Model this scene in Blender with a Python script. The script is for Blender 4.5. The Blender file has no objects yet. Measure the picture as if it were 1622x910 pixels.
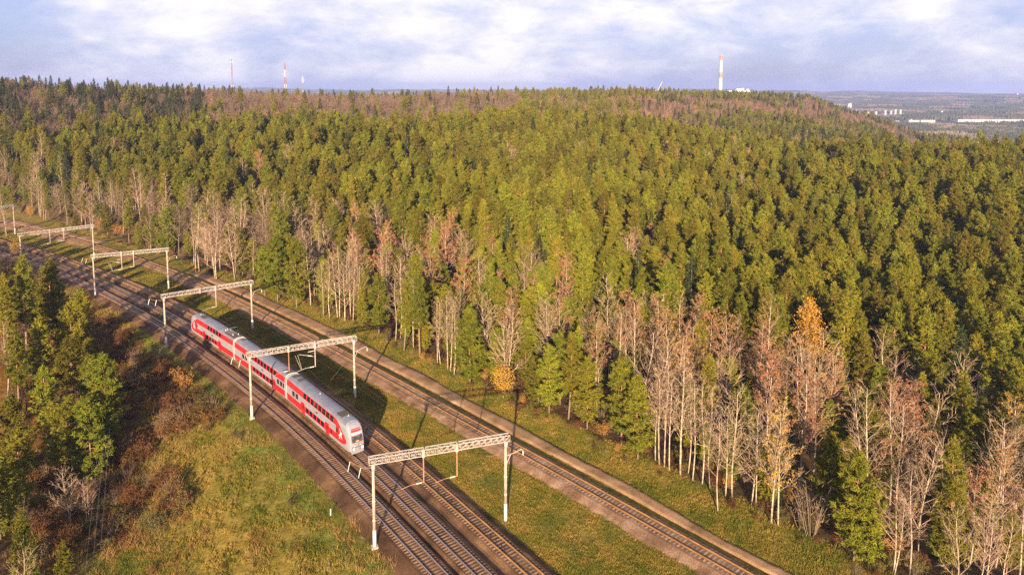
import bpy, math, random
import numpy as np
from math import radians as R
random.seed(7)
SC = bpy.context.scene
COL = SC.collection

# ------------------------------------------------------------------ camera, sky, sun, exposure
EYE, CAMY, FPX = 56.95, -9.99, 1120.4
cam = bpy.data.objects.new('camera', bpy.data.cameras.new('camera'))
COL.objects.link(cam)
cam.location = (0, CAMY, EYE)
cam.rotation_euler = (R(90 - 6), 0, 0)
cam.data.sensor_width = 36
cam.data.lens = 24.867
cam.data.shift_y = -0.1216
cam.data.clip_end = 40000
SC.camera = cam
SUN_EL, SUN_DIR = 15.0, (-0.05, -1.0)
SUN_ROT = math.atan2(SUN_DIR[0], SUN_DIR[1])
sd = bpy.data.lights.new('sun', 'SUN'); sun = bpy.data.objects.new('sun', sd); COL.objects.link(sun)
sd.energy = 5.0; sd.angle = R(0.5); sd.color = (1.0, 0.755, 0.475)
sun.rotation_euler = (R(90 - SUN_EL), 0, math.pi - SUN_ROT)
SC.view_settings.view_transform = 'Standard'; SC.view_settings.look = 'None'
SC.view_settings.exposure = 1.58
SC.view_settings.gamma = 1.0
SC.render.film_transparent = False
SC.cycles.max_bounces = 5; SC.cycles.diffuse_bounces = 2; SC.cycles.glossy_bounces = 2
SC.cycles.transmission_bounces = 2; SC.cycles.transparent_max_bounces = 4; SC.cycles.volume_bounces = 0
SC.cycles.use_denoising = False

def node(nt, t, **k):
    n = nt.nodes.new(t)
    for a, v in k.items():
        if a.startswith('i_'):
            n.inputs[a[2:].replace('_', ' ')].default_value = v
        else:
            setattr(n, a, v)
    return n
def ramp(nt, stops, interp='LINEAR'):
    n = nt.nodes.new('ShaderNodeValToRGB'); n.color_ramp.interpolation = interp
    e = n.color_ramp.elements
    while len(e) < len(stops): e.new(0.5)
    for q, (p, c) in zip(e, stops):
        q.position = p; q.color = (c, c, c, 1) if isinstance(c, (int, float)) else (*c, 1)
    return n
def mixc(nt, fac, a, b, mode='MIX'):
    n = nt.nodes.new('ShaderNodeMix'); n.data_type = 'RGBA'; n.blend_type = mode
    for s, v in ((n.inputs[0], fac), (n.inputs[6], a), (n.inputs[7], b)):
        if hasattr(v, 'links') or hasattr(v, 'is_linked'): nt.links.new(v, s)
        else: s.default_value = v if isinstance(v, (int, float)) else (*v, 1)
    return n.outputs[2]
def noise(nt, vec, scale, detail=4, rough=0.55, dist=0.0):
    n = nt.nodes.new('ShaderNodeTexNoise')
    n.inputs['Scale'].default_value = scale; n.inputs['Detail'].default_value = detail
    n.inputs['Roughness'].default_value = rough; n.inputs['Distortion'].default_value = dist
    if vec is not None: nt.links.new(vec, n.inputs['Vector'])
    return n.outputs['Fac']

world = bpy.data.worlds.new('World'); SC.world = world; world.use_nodes = True
nt = world.node_tree; nt.nodes.clear()
sky = node(nt, 'ShaderNodeTexSky', sky_type='NISHITA', sun_disc=False, sun_elevation=R(SUN_EL), sun_rotation=SUN_ROT)
sky.air_density = 1.0; sky.dust_density = 1.2; sky.ozone_density = 2.0
tc = node(nt, 'ShaderNodeTexCoord')
def mapped(scale, loc):
    q = node(nt, 'ShaderNodeMapping'); q.inputs['Scale'].default_value = scale; q.inputs['Location'].default_value = loc
    nt.links.new(tc.outputs['Generated'], q.inputs['Vector']); return q.outputs['Vector']
SEED = 23.9
big = noise(nt, mapped((1.0, 1.0, 2.3), (5.3 + SEED, 0.4, 0.8)), 2.4, 4, 0.48, 0.2)
mid = noise(nt, mapped((1.0, 1.0, 2.0), (1.3 + SEED, 2.2, 0.1)), 6.0, 10, 0.57, 0.25)
wisp = noise(nt, mapped((1.0, 1.0, 2.8), (3.1 + SEED, 1.7, 0.35)), 11.0, 9, 0.58, 0.4)
def mul_add(a, k, b):
    q = node(nt, 'ShaderNodeMath', operation='MULTIPLY_ADD'); nt.links.new(a, q.inputs[0]); q.inputs[1].default_value = k; nt.links.new(b, q.inputs[2]); return q.outputs[0]
def scaled(a, k):
    q = node(nt, 'ShaderNodeMath', operation='MULTIPLY'); nt.links.new(a, q.inputs[0]); q.inputs[1].default_value = k; return q.outputs[0]
cov = scaled(mul_add(mid, 0.6, mul_add(wisp, 0.3, big)), 0.5)
cover = ramp(nt, [(0.38, 0.5), (0.46, 0.8), (0.54, 1.0)]); nt.links.new(cov, cover.inputs[0])
shade = scaled(mul_add(big, 0.9, mul_add(wisp, 0.55, mid)), 0.41)
tone = ramp(nt, [(0.39, (0.37, 0.46, 0.80)), (0.465, (0.54, 0.60, 0.86)), (0.525, (0.80, 0.80, 0.93)), (0.585, (1.06, 1.02, 1.02))]); nt.links.new(shade, tone.inputs[0])
CLOUD = 3.6
cl = node(nt, 'ShaderNodeVectorMath', operation='SCALE'); nt.links.new(tone.outputs[0], cl.inputs[0]); cl.inputs['Scale'].default_value = CLOUD
skyc = mixc(nt, 1.0, sky.outputs[0], (0.50, 0.46, 0.63), 'MULTIPLY')
mx = mixc(nt, cover.outputs[0], skyc, cl.outputs[0])
bg = node(nt, 'ShaderNodeBackground'); bg.inputs['Strength'].default_value = 0.10
nt.links.new(mx, bg.inputs['Color'])
wo = node(nt, 'ShaderNodeOutputWorld'); nt.links.new(bg.outputs[0], wo.inputs['Surface'])

# ------------------------------------------------------------------ mesh helpers
class MB:
    def __init__(s): s.V = []; s.F = []; s.n = 0
    def add(s, V, F, m=0):
        V = np.asarray(V, float).reshape(-1, 3); F = np.asarray(F, int)
        s.V.append(V); s.F.append((F + s.n, m)); s.n += len(V); return s
    def mesh(s, name, mats, smooth=False):
        me = bpy.data.meshes.new(name)
        V = np.concatenate(s.V); me.vertices.add(len(V)); me.vertices.foreach_set('co', V.astype(np.float32).ravel())
        li = np.concatenate([f.ravel() for f, m in s.F]); tot = np.concatenate([np.full(len(f), f.shape[1]) for f, m in s.F])
        mi = np.concatenate([np.full(len(f), m) for f, m in s.F])
        me.loops.add(len(li)); me.loops.foreach_set('vertex_index', li.astype(np.int32))
        me.polygons.add(len(tot)); st = np.concatenate([[0], np.cumsum(tot)[:-1]])
        me.polygons.foreach_set('loop_start', st.astype(np.int32))
        me.polygons.foreach_set('material_index', mi.astype(np.int32))
        me.polygons.foreach_set('use_smooth', np.full(len(tot), bool(smooth)))
        for m in (mats if isinstance(mats, (list, tuple)) else [mats]): me.materials.append(m)
        me.update(calc_edges=True); me.validate(); return me

BOXF = np.array([[0, 3, 2, 1], [4, 5, 6, 7], [0, 1, 5, 4], [1, 2, 6, 5], [2, 3, 7, 6], [3, 0, 4, 7]])
def box(mb, x0, x1, y0, y1, z0, z1, m=0):
    mb.add([(x0, y0, z0), (x1, y0, z0), (x1, y1, z0), (x0, y1, z0), (x0, y0, z1), (x1, y0, z1), (x1, y1, z1), (x0, y1, z1)], BOXF, m); return mb
def tube(mb, path, rad, n=6, m=0, cap=True):
    P = np.asarray(path, float); k = len(P); r = np.broadcast_to(np.asarray(rad, float), (k,))
    T = np.gradient(P, axis=0); T /= np.linalg.norm(T, axis=1)[:, None] + 1e-9
    ref = np.array([0, 0, 1.0]) if abs(T[0][2]) < 0.8 else np.array([1.0, 0, 0])
    A = np.cross(T, ref); A /= np.linalg.norm(A, axis=1)[:, None] + 1e-9; B = np.cross(T, A)
    th = np.arange(n) * 2 * np.pi / n
    V = P[:, None, :] + r[:, None, None] * (A[:, None, :] * np.cos(th)[None, :, None] + B[:, None, :] * np.sin(th)[None, :, None])
    F = []
    for i in range(k - 1):
        for j in range(n):
            F.append((i * n + j, i * n + (j + 1) % n, (i + 1) * n + (j + 1) % n, (i + 1) * n + j))
    base = mb.n
    mb.add(V.reshape(-1, 3), F, m)
    if cap and n >= 3:
        if n == 4 or n == 3:
            mb.F.append((np.array([list(range(n))[::-1]]) + base, m)); mb.F.append((np.array([list(range(n))]) + base + (k - 1) * n, m))
        else:
            for o, rev in ((0, True), ((k - 1) * n, False)):
                t = [(0, j, j + 1) if not rev else (0, j + 1, j) for j in range(1, n - 1)]
                mb.F.append((np.array(t) + base + o, m))
    return mb
def bar(mb, a, b, w, m=0, n=4): return tube(mb, [a, b], w, n, m)

def link(o): COL.objects.link(o); return o
def obj(name, me, parent=None, loc=(0, 0, 0), rot=(0, 0, 0), scale=1.0, label=None, cat=None, group=None, kind=None):
    o = link(bpy.data.objects.new(name, me)); o.location = loc; o.rotation_euler = rot
    o.scale = (scale,) * 3 if isinstance(scale, (int, float)) else scale
    if parent: o.parent = parent
    for k, v in (('label', label), ('category', cat), ('group', group), ('kind', kind)):
        if v: o[k] = v
    return o
def thing(name, label, cat, loc=(0, 0, 0), rot=(0, 0, 0), group=None, scale=1.0):
    return obj(name, None, None, loc, rot, scale, label, cat, group)

# ------------------------------------------------------------------ materials
def mat(name, col, rough=0.7, metal=0.0, var=None, scale=5.0, bump=0.0, bscale=None, obj_rand=0.0, transl=0.0, spec=0.3, coord='Object', detail=4):
    m = bpy.data.materials.new(name); m.use_nodes = True; t = m.node_tree; t.nodes.clear()
    out = node(t, 'ShaderNodeOutputMaterial'); b = node(t, 'ShaderNodeBsdfPrincipled')
    b.inputs['Roughness'].default_value = rough; b.inputs['Metallic'].default_value = metal
    b.inputs['Specular IOR Level'].default_value = spec
    c = None
    if var is not None or bump:
        tcn = node(t, 'ShaderNodeTexCoord'); vec = tcn.outputs[coord]
    if var is not None:
        f = noise(t, vec, scale, detail)
        rp = ramp(t, [(0.35, col), (0.68, var)]); t.links.new(f, rp.inputs[0]); c = rp.outputs[0]
    if obj_rand:
        oi = node(t, 'ShaderNodeObjectInfo')
        hs = node(t, 'ShaderNodeHueSaturation')
        mr = node(t, 'ShaderNodeMapRange'); t.links.new(oi.outputs['Random'], mr.inputs[0]); mr.inputs[3].default_value = 1 - obj_rand; mr.inputs[4].default_value = 1 + obj_rand
        t.links.new(mr.outputs[0], hs.inputs['Value'])
        mu = node(t, 'ShaderNodeMath', operation='MULTIPLY'); t.links.new(oi.outputs['Random'], mu.inputs[0]); mu.inputs[1].default_value = 7.31
        fr = node(t, 'ShaderNodeMath', operation='FRACT'); t.links.new(mu.outputs[0], fr.inputs[0])
        mh = node(t, 'ShaderNodeMapRange'); t.links.new(fr.outputs[0], mh.inputs[0]); mh.inputs[3].default_value = 0.5 - obj_rand * 0.07; mh.inputs[4].default_value = 0.5 + obj_rand * 0.07
        t.links.new(mh.outputs[0], hs.inputs['Hue'])
        if c is None: hs.inputs['Color'].default_value = (*col, 1)
        else: t.links.new(c, hs.inputs['Color'])
        c = hs.outputs[0]
    if c is None: b.inputs['Base Color'].default_value = (*col, 1)
    else: t.links.new(c, b.inputs['Base Color'])
    if bump:
        bn = noise(t, vec, bscale or scale * 3, 5); bp = node(t, 'ShaderNodeBump'); bp.inputs['Strength'].default_value = bump; bp.inputs['Distance'].default_value = 0.1
        t.links.new(bn, bp.inputs['Height']); t.links.new(bp.outputs[0], b.inputs['Normal'])
    sh = b.outputs[0]
    if transl:
        tr = node(t, 'ShaderNodeBsdfTranslucent')
        if c is None: tr.inputs['Color'].default_value = (*col, 1)
        else: t.links.new(c, tr.inputs['Color'])
        ms = node(t, 'ShaderNodeMixShader'); ms.inputs[0].default_value = transl
        t.links.new(sh, ms.inputs[1]); t.links.new(tr.outputs[0], ms.inputs[2]); sh = ms.outputs[0]
    t.links.new(sh, out.inputs['Surface'])
    return m

M = {}
M['needle'] = mat('pine_needles', (0.088, 0.097, 0.009), 0.8, var=(0.188, 0.172, 0.012), scale=0.6, obj_rand=0.34, transl=0.06, spec=0.1)
M['needle_young'] = mat('young_pine_needles', (0.092, 0.105, 0.009), 0.8, var=(0.188, 0.175, 0.013), scale=0.6, obj_rand=0.30, transl=0.06, spec=0.1)
M['spruce'] = mat('spruce_needles', (0.025, 0.036, 0.012), 0.8, var=(0.05, 0.055, 0.018), scale=0.8, obj_rand=0.3, transl=0.1, spec=0.1)
M['twig'] = mat('birch_twigs', (0.22, 0.145, 0.09), 0.8, var=(0.36, 0.26, 0.175), scale=0.5, obj_rand=0.22, spec=0.1)
M['twig_brown'] = mat('brown_twigs', (0.11, 0.073, 0.048), 0.8, var=(0.19, 0.13, 0.088), scale=0.4, obj_rand=0.28, spec=0.1)
M['leaf_gold'] = mat('golden_leaves', (0.36, 0.17, 0.025), 0.7, var=(0.46, 0.27, 0.05), scale=1.2, obj_rand=0.18, transl=0.25, spec=0.1)
M['leaf_rust'] = mat('rusty_leaves', (0.26, 0.10, 0.045), 0.7, var=(0.34, 0.16, 0.07), scale=1.2, obj_rand=0.2, transl=0.2, spec=0.1)
M['leaf_brown'] = mat('withered_leaves', (0.065, 0.028, 0.008), 0.8, var=(0.20, 0.085, 0.016), scale=1.0, obj_rand=0.3, transl=0.15, spec=0.1)
M['leaf_olive'] = mat('olive_leaves', (0.08, 0.075, 0.015), 0.8, var=(0.15, 0.115, 0.028), scale=1.0, obj_rand=0.25, transl=0.15, spec=0.1)
M['birch_limb'] = mat('birch_limbs', (0.26, 0.17, 0.125), 0.8, var=(0.38, 0.28, 0.22), scale=0.8, spec=0.1)
M['birch_bark'] = mat('birch_bark', (0.21, 0.15, 0.10), 0.7, var=(0.54, 0.45, 0.35), scale=1.6, spec=0.1, obj_rand=0.12)
M['grey_bark'] = mat('grey_bark', (0.17, 0.125, 0.09), 0.85, var=(0.28, 0.21, 0.15), scale=2.5, spec=0.1)
def pine_bark():
    m = bpy.data.materials.new('pine_bark'); m.use_nodes = True; t = m.node_tree; b = t.nodes['Principled BSDF']
    tcn = node(t, 'ShaderNodeTexCoord'); sp = node(t, 'ShaderNodeSeparateXYZ'); t.links.new(tcn.outputs['Object'], sp.inputs[0])
    mr = node(t, 'ShaderNodeMapRange'); t.links.new(sp.outputs['Z'], mr.inputs[0]); mr.inputs[1].default_value = 3; mr.inputs[2].default_value = 9
    f = noise(t, tcn.outputs['Object'], 6, 3)
    a = mixc(t, f, (0.12, 0.08, 0.055), (0.24, 0.165, 0.12)); c = mixc(t, f, (0.20, 0.09, 0.04), (0.32, 0.16, 0.075))
    t.links.new(mixc(t, mr.outputs[0], a, c), b.inputs['Base Color']); b.inputs['Roughness'].default_value = 0.85
    return m
M['pine_bark'] = pine_bark()
M['concrete'] = mat('pole_concrete', (0.30, 0.25, 0.21), 0.85, var=(0.42, 0.36, 0.31), scale=1.5)
M['whitewash'] = mat('whitewash', (0.44, 0.43, 0.42), 0.85, var=(0.56, 0.545, 0.53), scale=2.0)
M['lattice'] = mat('lattice_paint', (0.29, 0.25, 0.225), 0.6, var=(0.43, 0.39, 0.365), scale=0.8)
M['rust_steel'] = mat('rusty_hanger_steel', (0.26, 0.12, 0.075), 0.8, var=(0.36, 0.19, 0.13), scale=3)
M['wire'] = mat('copper_wire', (0.11, 0.08, 0.06), 0.6, 0.2)
M['insulator'] = mat('porcelain_insulator', (0.5, 0.47, 0.45), 0.3)
M['sleeper'] = mat('weathered_sleeper', (0.15, 0.09, 0.05), 0.85, var=(0.31, 0.20, 0.115), scale=2.0, obj_rand=0.22)
M['sleeper_old'] = mat('concrete_sleeper', (0.12, 0.08, 0.05), 0.85, var=(0.30, 0.22, 0.155), scale=1.5, obj_rand=0.3)
M['rail_bright'] = mat('polished_rail', (0.55, 0.54, 0.60), 0.28, 0.9)
M['rail_side'] = mat('rail_web_rust', (0.12, 0.065, 0.045), 0.8)
M['rail_rust'] = mat('rusty_rail', (0.20, 0.095, 0.028), 0.75, var=(0.32, 0.16, 0.05), scale=0.7)
M['silver'] = mat('silver_roof_paint', (0.145, 0.152, 0.19), 0.4, 0.2, var=(0.20, 0.207, 0.25), scale=0.7)
M['white'] = mat('light_grey_body_paint', (0.215, 0.22, 0.265), 0.35, var=(0.255, 0.26, 0.305), scale=0.5, spec=0.5)
M['red'] = mat('red_body_paint', (0.54, 0.016, 0.02), 0.35, var=(0.60, 0.024, 0.028), scale=0.5, spec=0.5)
M['glass'] = mat('dark_window_glass', (0.012, 0.010, 0.012), 0.08, 0.0, spec=0.6)
M['black'] = mat('black_rubber', (0.02, 0.02, 0.022), 0.7)
M['dark'] = mat('dark_underframe', (0.05, 0.045, 0.042), 0.75, var=(0.09, 0.075, 0.065), scale=3)
M['yellow'] = mat('yellow_plate', (0.65, 0.42, 0.03), 0.5)
M['blue'] = mat('blue_badge', (0.05, 0.12, 0.4), 0.5)
M['lamp'] = mat('headlamp_lens', (0.75, 0.75, 0.78), 0.15)
M['steel'] = mat('pantograph_steel', (0.18, 0.17, 0.17), 0.5, 0.4)
M['plaster'] = mat('pale_wall', (0.62, 0.58, 0.54), 0.8, var=(0.7, 0.67, 0.63), scale=0.05)
M['chim_white'] = mat('chimney_white', (0.42, 0.41, 0.41), 0.8)
M['chim_red'] = mat('chimney_red', (0.38, 0.22, 0.17), 0.8)
M['mast_red'] = mat('mast_red', (0.27, 0.08, 0.07), 0.7)
M['mast_grey'] = mat('mast_grey', (0.2, 0.19, 0.2), 0.7)

# ------------------------------------------------------------------ track frame: s along the line, d across it
O2 = np.array([-3.3, 67.8]); U = np.array([-.6, .8]); N = np.array([.8, .6])
def W(s, d, z=0.0):
    s = np.asarray(s, float); d = np.asarray(d, float)
    return np.stack([O2[0] + U[0] * s + N[0] * d, O2[1] + U[1] * s + N[1] * d, np.broadcast_to(z, np.broadcast(s, d).shape)], -1)
def SD(x, y): return (x - O2[0]) * U[0] + (y - O2[1]) * U[1], (x - O2[0]) * N[0] + (y - O2[1]) * N[1]
def spline(pts):
    x = np.array([p[0] for p in pts], float); y = np.array([p[1] for p in pts], float)
    n = len(x); h = np.diff(x); A = np.eye(n); b = np.zeros(n)
    for i in range(1, n - 1):
        A[i, i - 1] = h[i - 1]; A[i, i] = 2 * (h[i - 1] + h[i]); A[i, i + 1] = h[i]
        b[i] = 6 * ((y[i + 1] - y[i]) / h[i] - (y[i] - y[i - 1]) / h[i - 1])
    m = np.linalg.solve(A, b)
    def f(q):
        q = np.asarray(q, float); qc = np.clip(q, x[0], x[-1]); i = np.clip(np.searchsorted(x, qc) - 1, 0, n - 2)
        a = (x[i + 1] - qc) / h[i]; c = (qc - x[i]) / h[i]
        v = a * y[i] + c * y[i + 1] + ((a ** 3 - a) * m[i] + (c ** 3 - c) * m[i + 1]) * h[i] ** 2 / 6
        return v + np.where(q < x[0], (q - x[0]) * (y[1] - y[0]) / h[0], 0) + np.where(q > x[-1], (q - x[-1]) * (y[-1] - y[-2]) / h[-1], 0)
    return f
t1 = spline([(-60, -4.15), (0, -4.15), (35, -4.2), (85, -7.6), (126, -13.2), (202, -30.2), (290, -62), (340, -83)])
t2 = spline([(-60, 0), (0, 0), (35, 0), (85, -3.3), (138, -11), (218, -31), (290, -57), (340, -78)])
t3 = lambda s: t2(s) + 5.0
t4 = spline([(-60, 28.6), (-18.5, 24.7), (-7.7, 23.8), (35.6, 19.8), (75.5, 15.8), (118, 10.5), (162, 3.4), (208, -7.2), (253, -20.8), (290, -34), (340, -54)])
edge = spline([(-60, 39.5), (-23, 36.8), (2.8, 34.5), (21.8, 32.4), (38, 31), (57, 28.8), (71, 27.4), (93, 25.2), (116, 21.6), (146, 16.4), (160, 13.4), (196, 3.5), (226, -4), (293, -22), (340, -40)])
roadw = spline([(-60, 1.9), (-20, 2.0), (0, 2.4), (30, 3.2), (50, 3.6), (80, 4.4), (120, 4.6), (190, 4.4), (240, 5), (340, 5)])

def sstep(x, a, b):
    t = np.clip((x - a) / (b - a), 0, 1); return t * t * (3 - 2 * t)
def wob(x, y, k, seed=0.0):
    return (np.sin(x * k + 1.3 + seed) * np.cos(y * k * 1.13 + 0.7 * seed) + 0.5 * np.sin(x * k * 2.3 + y * k * 1.7 + seed * 3) + 0.25 * np.sin(y * k * 4.1 - x * k * 3.3 + seed)) / 1.75
# heights of the land by bearing (tan of the angle right of the heading) and distance from the drone
RR = np.array([60, 90, 110, 150, 200, 260, 320, 380, 430, 480, 520, 650, 800, 1000, 1200, 1350, 1600, 2000, 3000, 4500, 7000, 10000, 15000.])
CX = (np.array([-260, 0, 180, 300, 600, 800, 1000, 1150, 1250, 1350, 1450, 1622, 1900]) - 811) / 1082.0
HT = np.array([
 [0, 0, 0, 0, 0, 0, 3, 13, 19, 24, 30, 43, 44, 30, 10, 0, -10, -20, -30, -20, 0, 20, 0],
 [0, 0, 0, 0, 0, -1, 3, 13, 19, 24, 31, 45, 42, 30, 10, 0, -10, -20, -30, -20, 0, 20, 0],
 [0, 0, 0, 0, -1, 2, 7, 15, 20, 23, 26, 38, 38, 30, 10, 0, -10, -20, -30, -20, 0, 20, 0],
 [0, 0, 0, -1, -1, 3, 10, 17.5, 21.5, 22, 23, 34, 35, 30, 10, 0, -10, -20, -30, -20, 0, 20, 0],
 [0, 0, -1, -1, 2, 7, 13.5, 20, 20.5, 18, 17, 26, 28, 26, 10, 0, -10, -20, -30, -20, 0, 18, 0],
 [0, -1, -1, 0, 2.5, 7.5, 14, 20.5, 20.5, 16, 14, 25, 33, 29, 20, 10, -10, -30, -40, -30, 0, 15, 0],
 [0, -1, -2, -2, 0, 5, 11.5, 17, 18.5, 14, 10, 16, 27, 34, 32, 20, -10, -40, -60, -40, -10, 8, 0],
 [0, -2, -3, -4, -3, 2, 6.5, 9.5, 10, 6, 1, 4, 14, 25, 29, 26, 0, -50, -70, -60, -20, 0, -10],
 [0, -3, -4, -6, -4, 1, 4, 7, 7.5, 4, -2, -4, 5, 16, 24, 22, -15, -65, -78, -68, -28, -4, -20],
 [0, -4, -6, -7, -4, 1, 5, 8, 8.5, 5, 0, -8, -14, -10, -4, -8, -50, -75, -80, -72, -32, -10, -30],
 [-2, -4, -8, -11, -7, 0, 5, 8.5, 7.5, 4, -1, -14, -30, -40, -32, -42, -72, -76, -82, -74, -34, -16, -40],
 [-3, -5, -9, -11.5, -7, 1, 6, 9.5, 9.5, 7, 2, -14, -30, -48, -58, -64, -73, -77, -82, -74, -34, -18, -45],
 [-3, -5, -9, -11.5, -7, 1, 6, 9.5, 9.5, 7, 2, -14, -30, -48, -58, -64, -73, -77, -82, -74, -34, -18, -45]], float)
def table(x, y):
    r = np.hypot(x, y); c = np.where(y > 1, x / np.maximum(y, 1), np.where(x < 0, CX[0], CX[-1])); c = np.clip(c, CX[0], CX[-1])
    lr = np.log(np.clip(r, RR[0], RR[-1])); L = np.log(RR)
    i = np.clip(np.searchsorted(L, lr) - 1, 0, len(L) - 2); a = np.clip((lr - L[i]) / (L[i + 1] - L[i]), 0, 1); a = a * a * (3 - 2 * a) * 0.5 + a * 0.5
    j = np.clip(np.searchsorted(CX, c) - 1, 0, len(CX) - 2); b = np.clip((c - CX[j]) / (CX[j + 1] - CX[j]), 0, 1); b = b * b * (3 - 2 * b) * 0.6 + b * 0.4
    z = (HT[j, i] * (1 - a) + HT[j, i + 1] * a) * (1 - b) + (HT[j + 1, i] * (1 - a) + HT[j + 1, i + 1] * a) * b
    z = z + wob(x, y, 0.028, 1.0) * np.clip(r / 300, 0.3, 1) * 1.3 + wob(x, y, 0.0045, 2.0) * np.clip((r - 900) / 900, 0, 1) * 9 + wob(x, y, 0.0011, 4.0) * np.clip((r - 3600) / 3000, 0, 1) * 40
    return z + wob(x, y, 0.0155, 7.0) * 3.2 * np.clip((r - 115) / 120, 0, 1) * np.clip((900 - r) / 300, 0, 1)
def ground(x, y):
    x = np.asarray(x, float); y = np.asarray(y, float); s, d = SD(x, y); sc = np.clip(s, -400, 700)
    er = d - edge(sc); eL = (t1(sc) - 3.3) - d
    zc = -0.95 + 0.10 * wob(x, y, 0.5) + 0.35 * sstep(d, t4(sc) + 9, edge(sc))
    zr = zc * (1 - sstep(er, 0, 22)) + table(x, y) * sstep(er, 0, 22)
    k = sstep(sc, 72, 112); dep = 5.4 * (1 - k) + 3.2 * k; wid = 24 * (1 - k) + 9 * k
    rise = 1.0 * (1 - sstep(sc, 20, 70)) + 2.2 * sstep(sc, 20, 70) + 6.5 * sstep(sc, 74, 104)
    zl = -0.95 - dep * sstep(eL, 1.2, wid) + rise * sstep(eL, wid + 2, wid + 20) + 0.35 * wob(x, y, 0.23, 3) * sstep(eL, 2, 8) + 6 * sstep(eL, 60, 200)
    return np.where(eL > 0, zl, zr)

# ------------------------------------------------------------------ the ground, one sheet
def ground_material():
    m = bpy.data.materials.new('ground'); m.use_nodes = True; t = m.node_tree; b = t.nodes['Principled BSDF']
    b.inputs['Roughness'].default_value = 0.95; b.inputs['Specular IOR Level'].default_value = 0.1
    geo = node(t, 'ShaderNodeNewGeometry'); P = geo.outputs['Position']
    at = node(t, 'ShaderNodeAttribute', attribute_name='cover'); sp = node(t, 'ShaderNodeSeparateColor'); t.links.new(at.outputs['Color'], sp.inputs[0])
    n1 = noise(t, P, 0.11, 5, 0.6, 0.4); n2 = noise(t, P, 0.9, 5, 0.65); n3 = noise(t, P, 4.0, 3, 0.7)
    r1 = ramp(t, [(0.36, (0.07, 0.085, 0.008)), (0.47, (0.13, 0.105, 0.014)), (0.58, (0.185, 0.125, 0.024))]); t.links.new(n1, r1.inputs[0])
    r2 = ramp(t, [(0.34, (0.08, 0.05, 0.014)), (0.5, (0.17, 0.13, 0.02)), (0.66, (0.31, 0.21, 0.06))]); t.links.new(n2, r2.inputs[0])
    grass = mixc(t, 0.5, r1.outputs[0], r2.outputs[0])
    r3 = ramp(t, [(0.3, 0.55), (0.7, 1.35)]); t.links.new(n3, r3.inputs[0])
    grass = mixc(t, 1.0, grass, r3.outputs[0], 'MULTIPLY')
    r4 = ramp(t, [(0.35, (0.045, 0.028, 0.012)), (0.6, (0.10, 0.062, 0.026)), (0.75, (0.08, 0.075, 0.02))]); t.links.new(n2, r4.inputs[0])
    lu = node(t, 'ShaderNodeAttribute', attribute_name='lush')
    r8 = ramp(t, [(0.35, (0.075, 0.10, 0.012)), (0.55, (0.13, 0.155, 0.028)), (0.7, (0.21, 0.19, 0.05))]); t.links.new(n2, r8.inputs[0])
    grass = mixc(t, lu.outputs['Fac'], grass, r8.outputs[0])
    base = mixc(t, sp.outputs['Red'], grass, r4.outputs[0])
    r5 = ramp(t, [(0.33, (0.09, 0.042, 0.012)), (0.55, (0.20, 0.10, 0.022)), (0.72, (0.17, 0.13, 0.024))]); t.links.new(n2, r5.inputs[0])
    base = mixc(t, sp.outputs['Green'], base, r5.outputs[0])
    # the far country: woods, fields
    f1 = noise(t, P, 0.0028, 6, 0.62, 0.5); f2 = noise(t, P, 0.03, 4, 0.7)
    r6 = ramp(t, [(0.36, (0.035, 0.042, 0.015)), (0.47, (0.06, 0.06, 0.02)), (0.54, (0.12, 0.085, 0.055)), (0.62, (0.10, 0.095, 0.045)), (0.68, (0.22, 0.17, 0.09))]); t.links.new(f1, r6.inputs[0])
    r7 = ramp(t, [(0.35, 0.55), (0.65, 1.3)]); t.links.new(f2, r7.inputs[0])
    far = mixc(t, 1.0, r6.outputs[0], r7.outputs[0], 'MULTIPLY')
    base = mixc(t, sp.outputs['Blue'], base, far)
    t.links.new(base, b.inputs['Base Color'])
    bp = node(t, 'ShaderNodeBump'); bp.inputs['Strength'].default_value = 0.9; bp.inputs['Distance'].default_value = 0.25
    t.links.new(n2, bp.inputs['Height']); bp2 = node(t, 'ShaderNodeBump'); bp2.inputs['Strength'].default_value = 0.6; bp2.inputs['Distance'].default_value = 0.08
    t.links.new(n3, bp2.inputs['Height']); t.links.new(bp.outputs[0], bp2.inputs['Normal']); t.links.new(bp2.outputs[0], b.inputs['Normal'])
    return m
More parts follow.
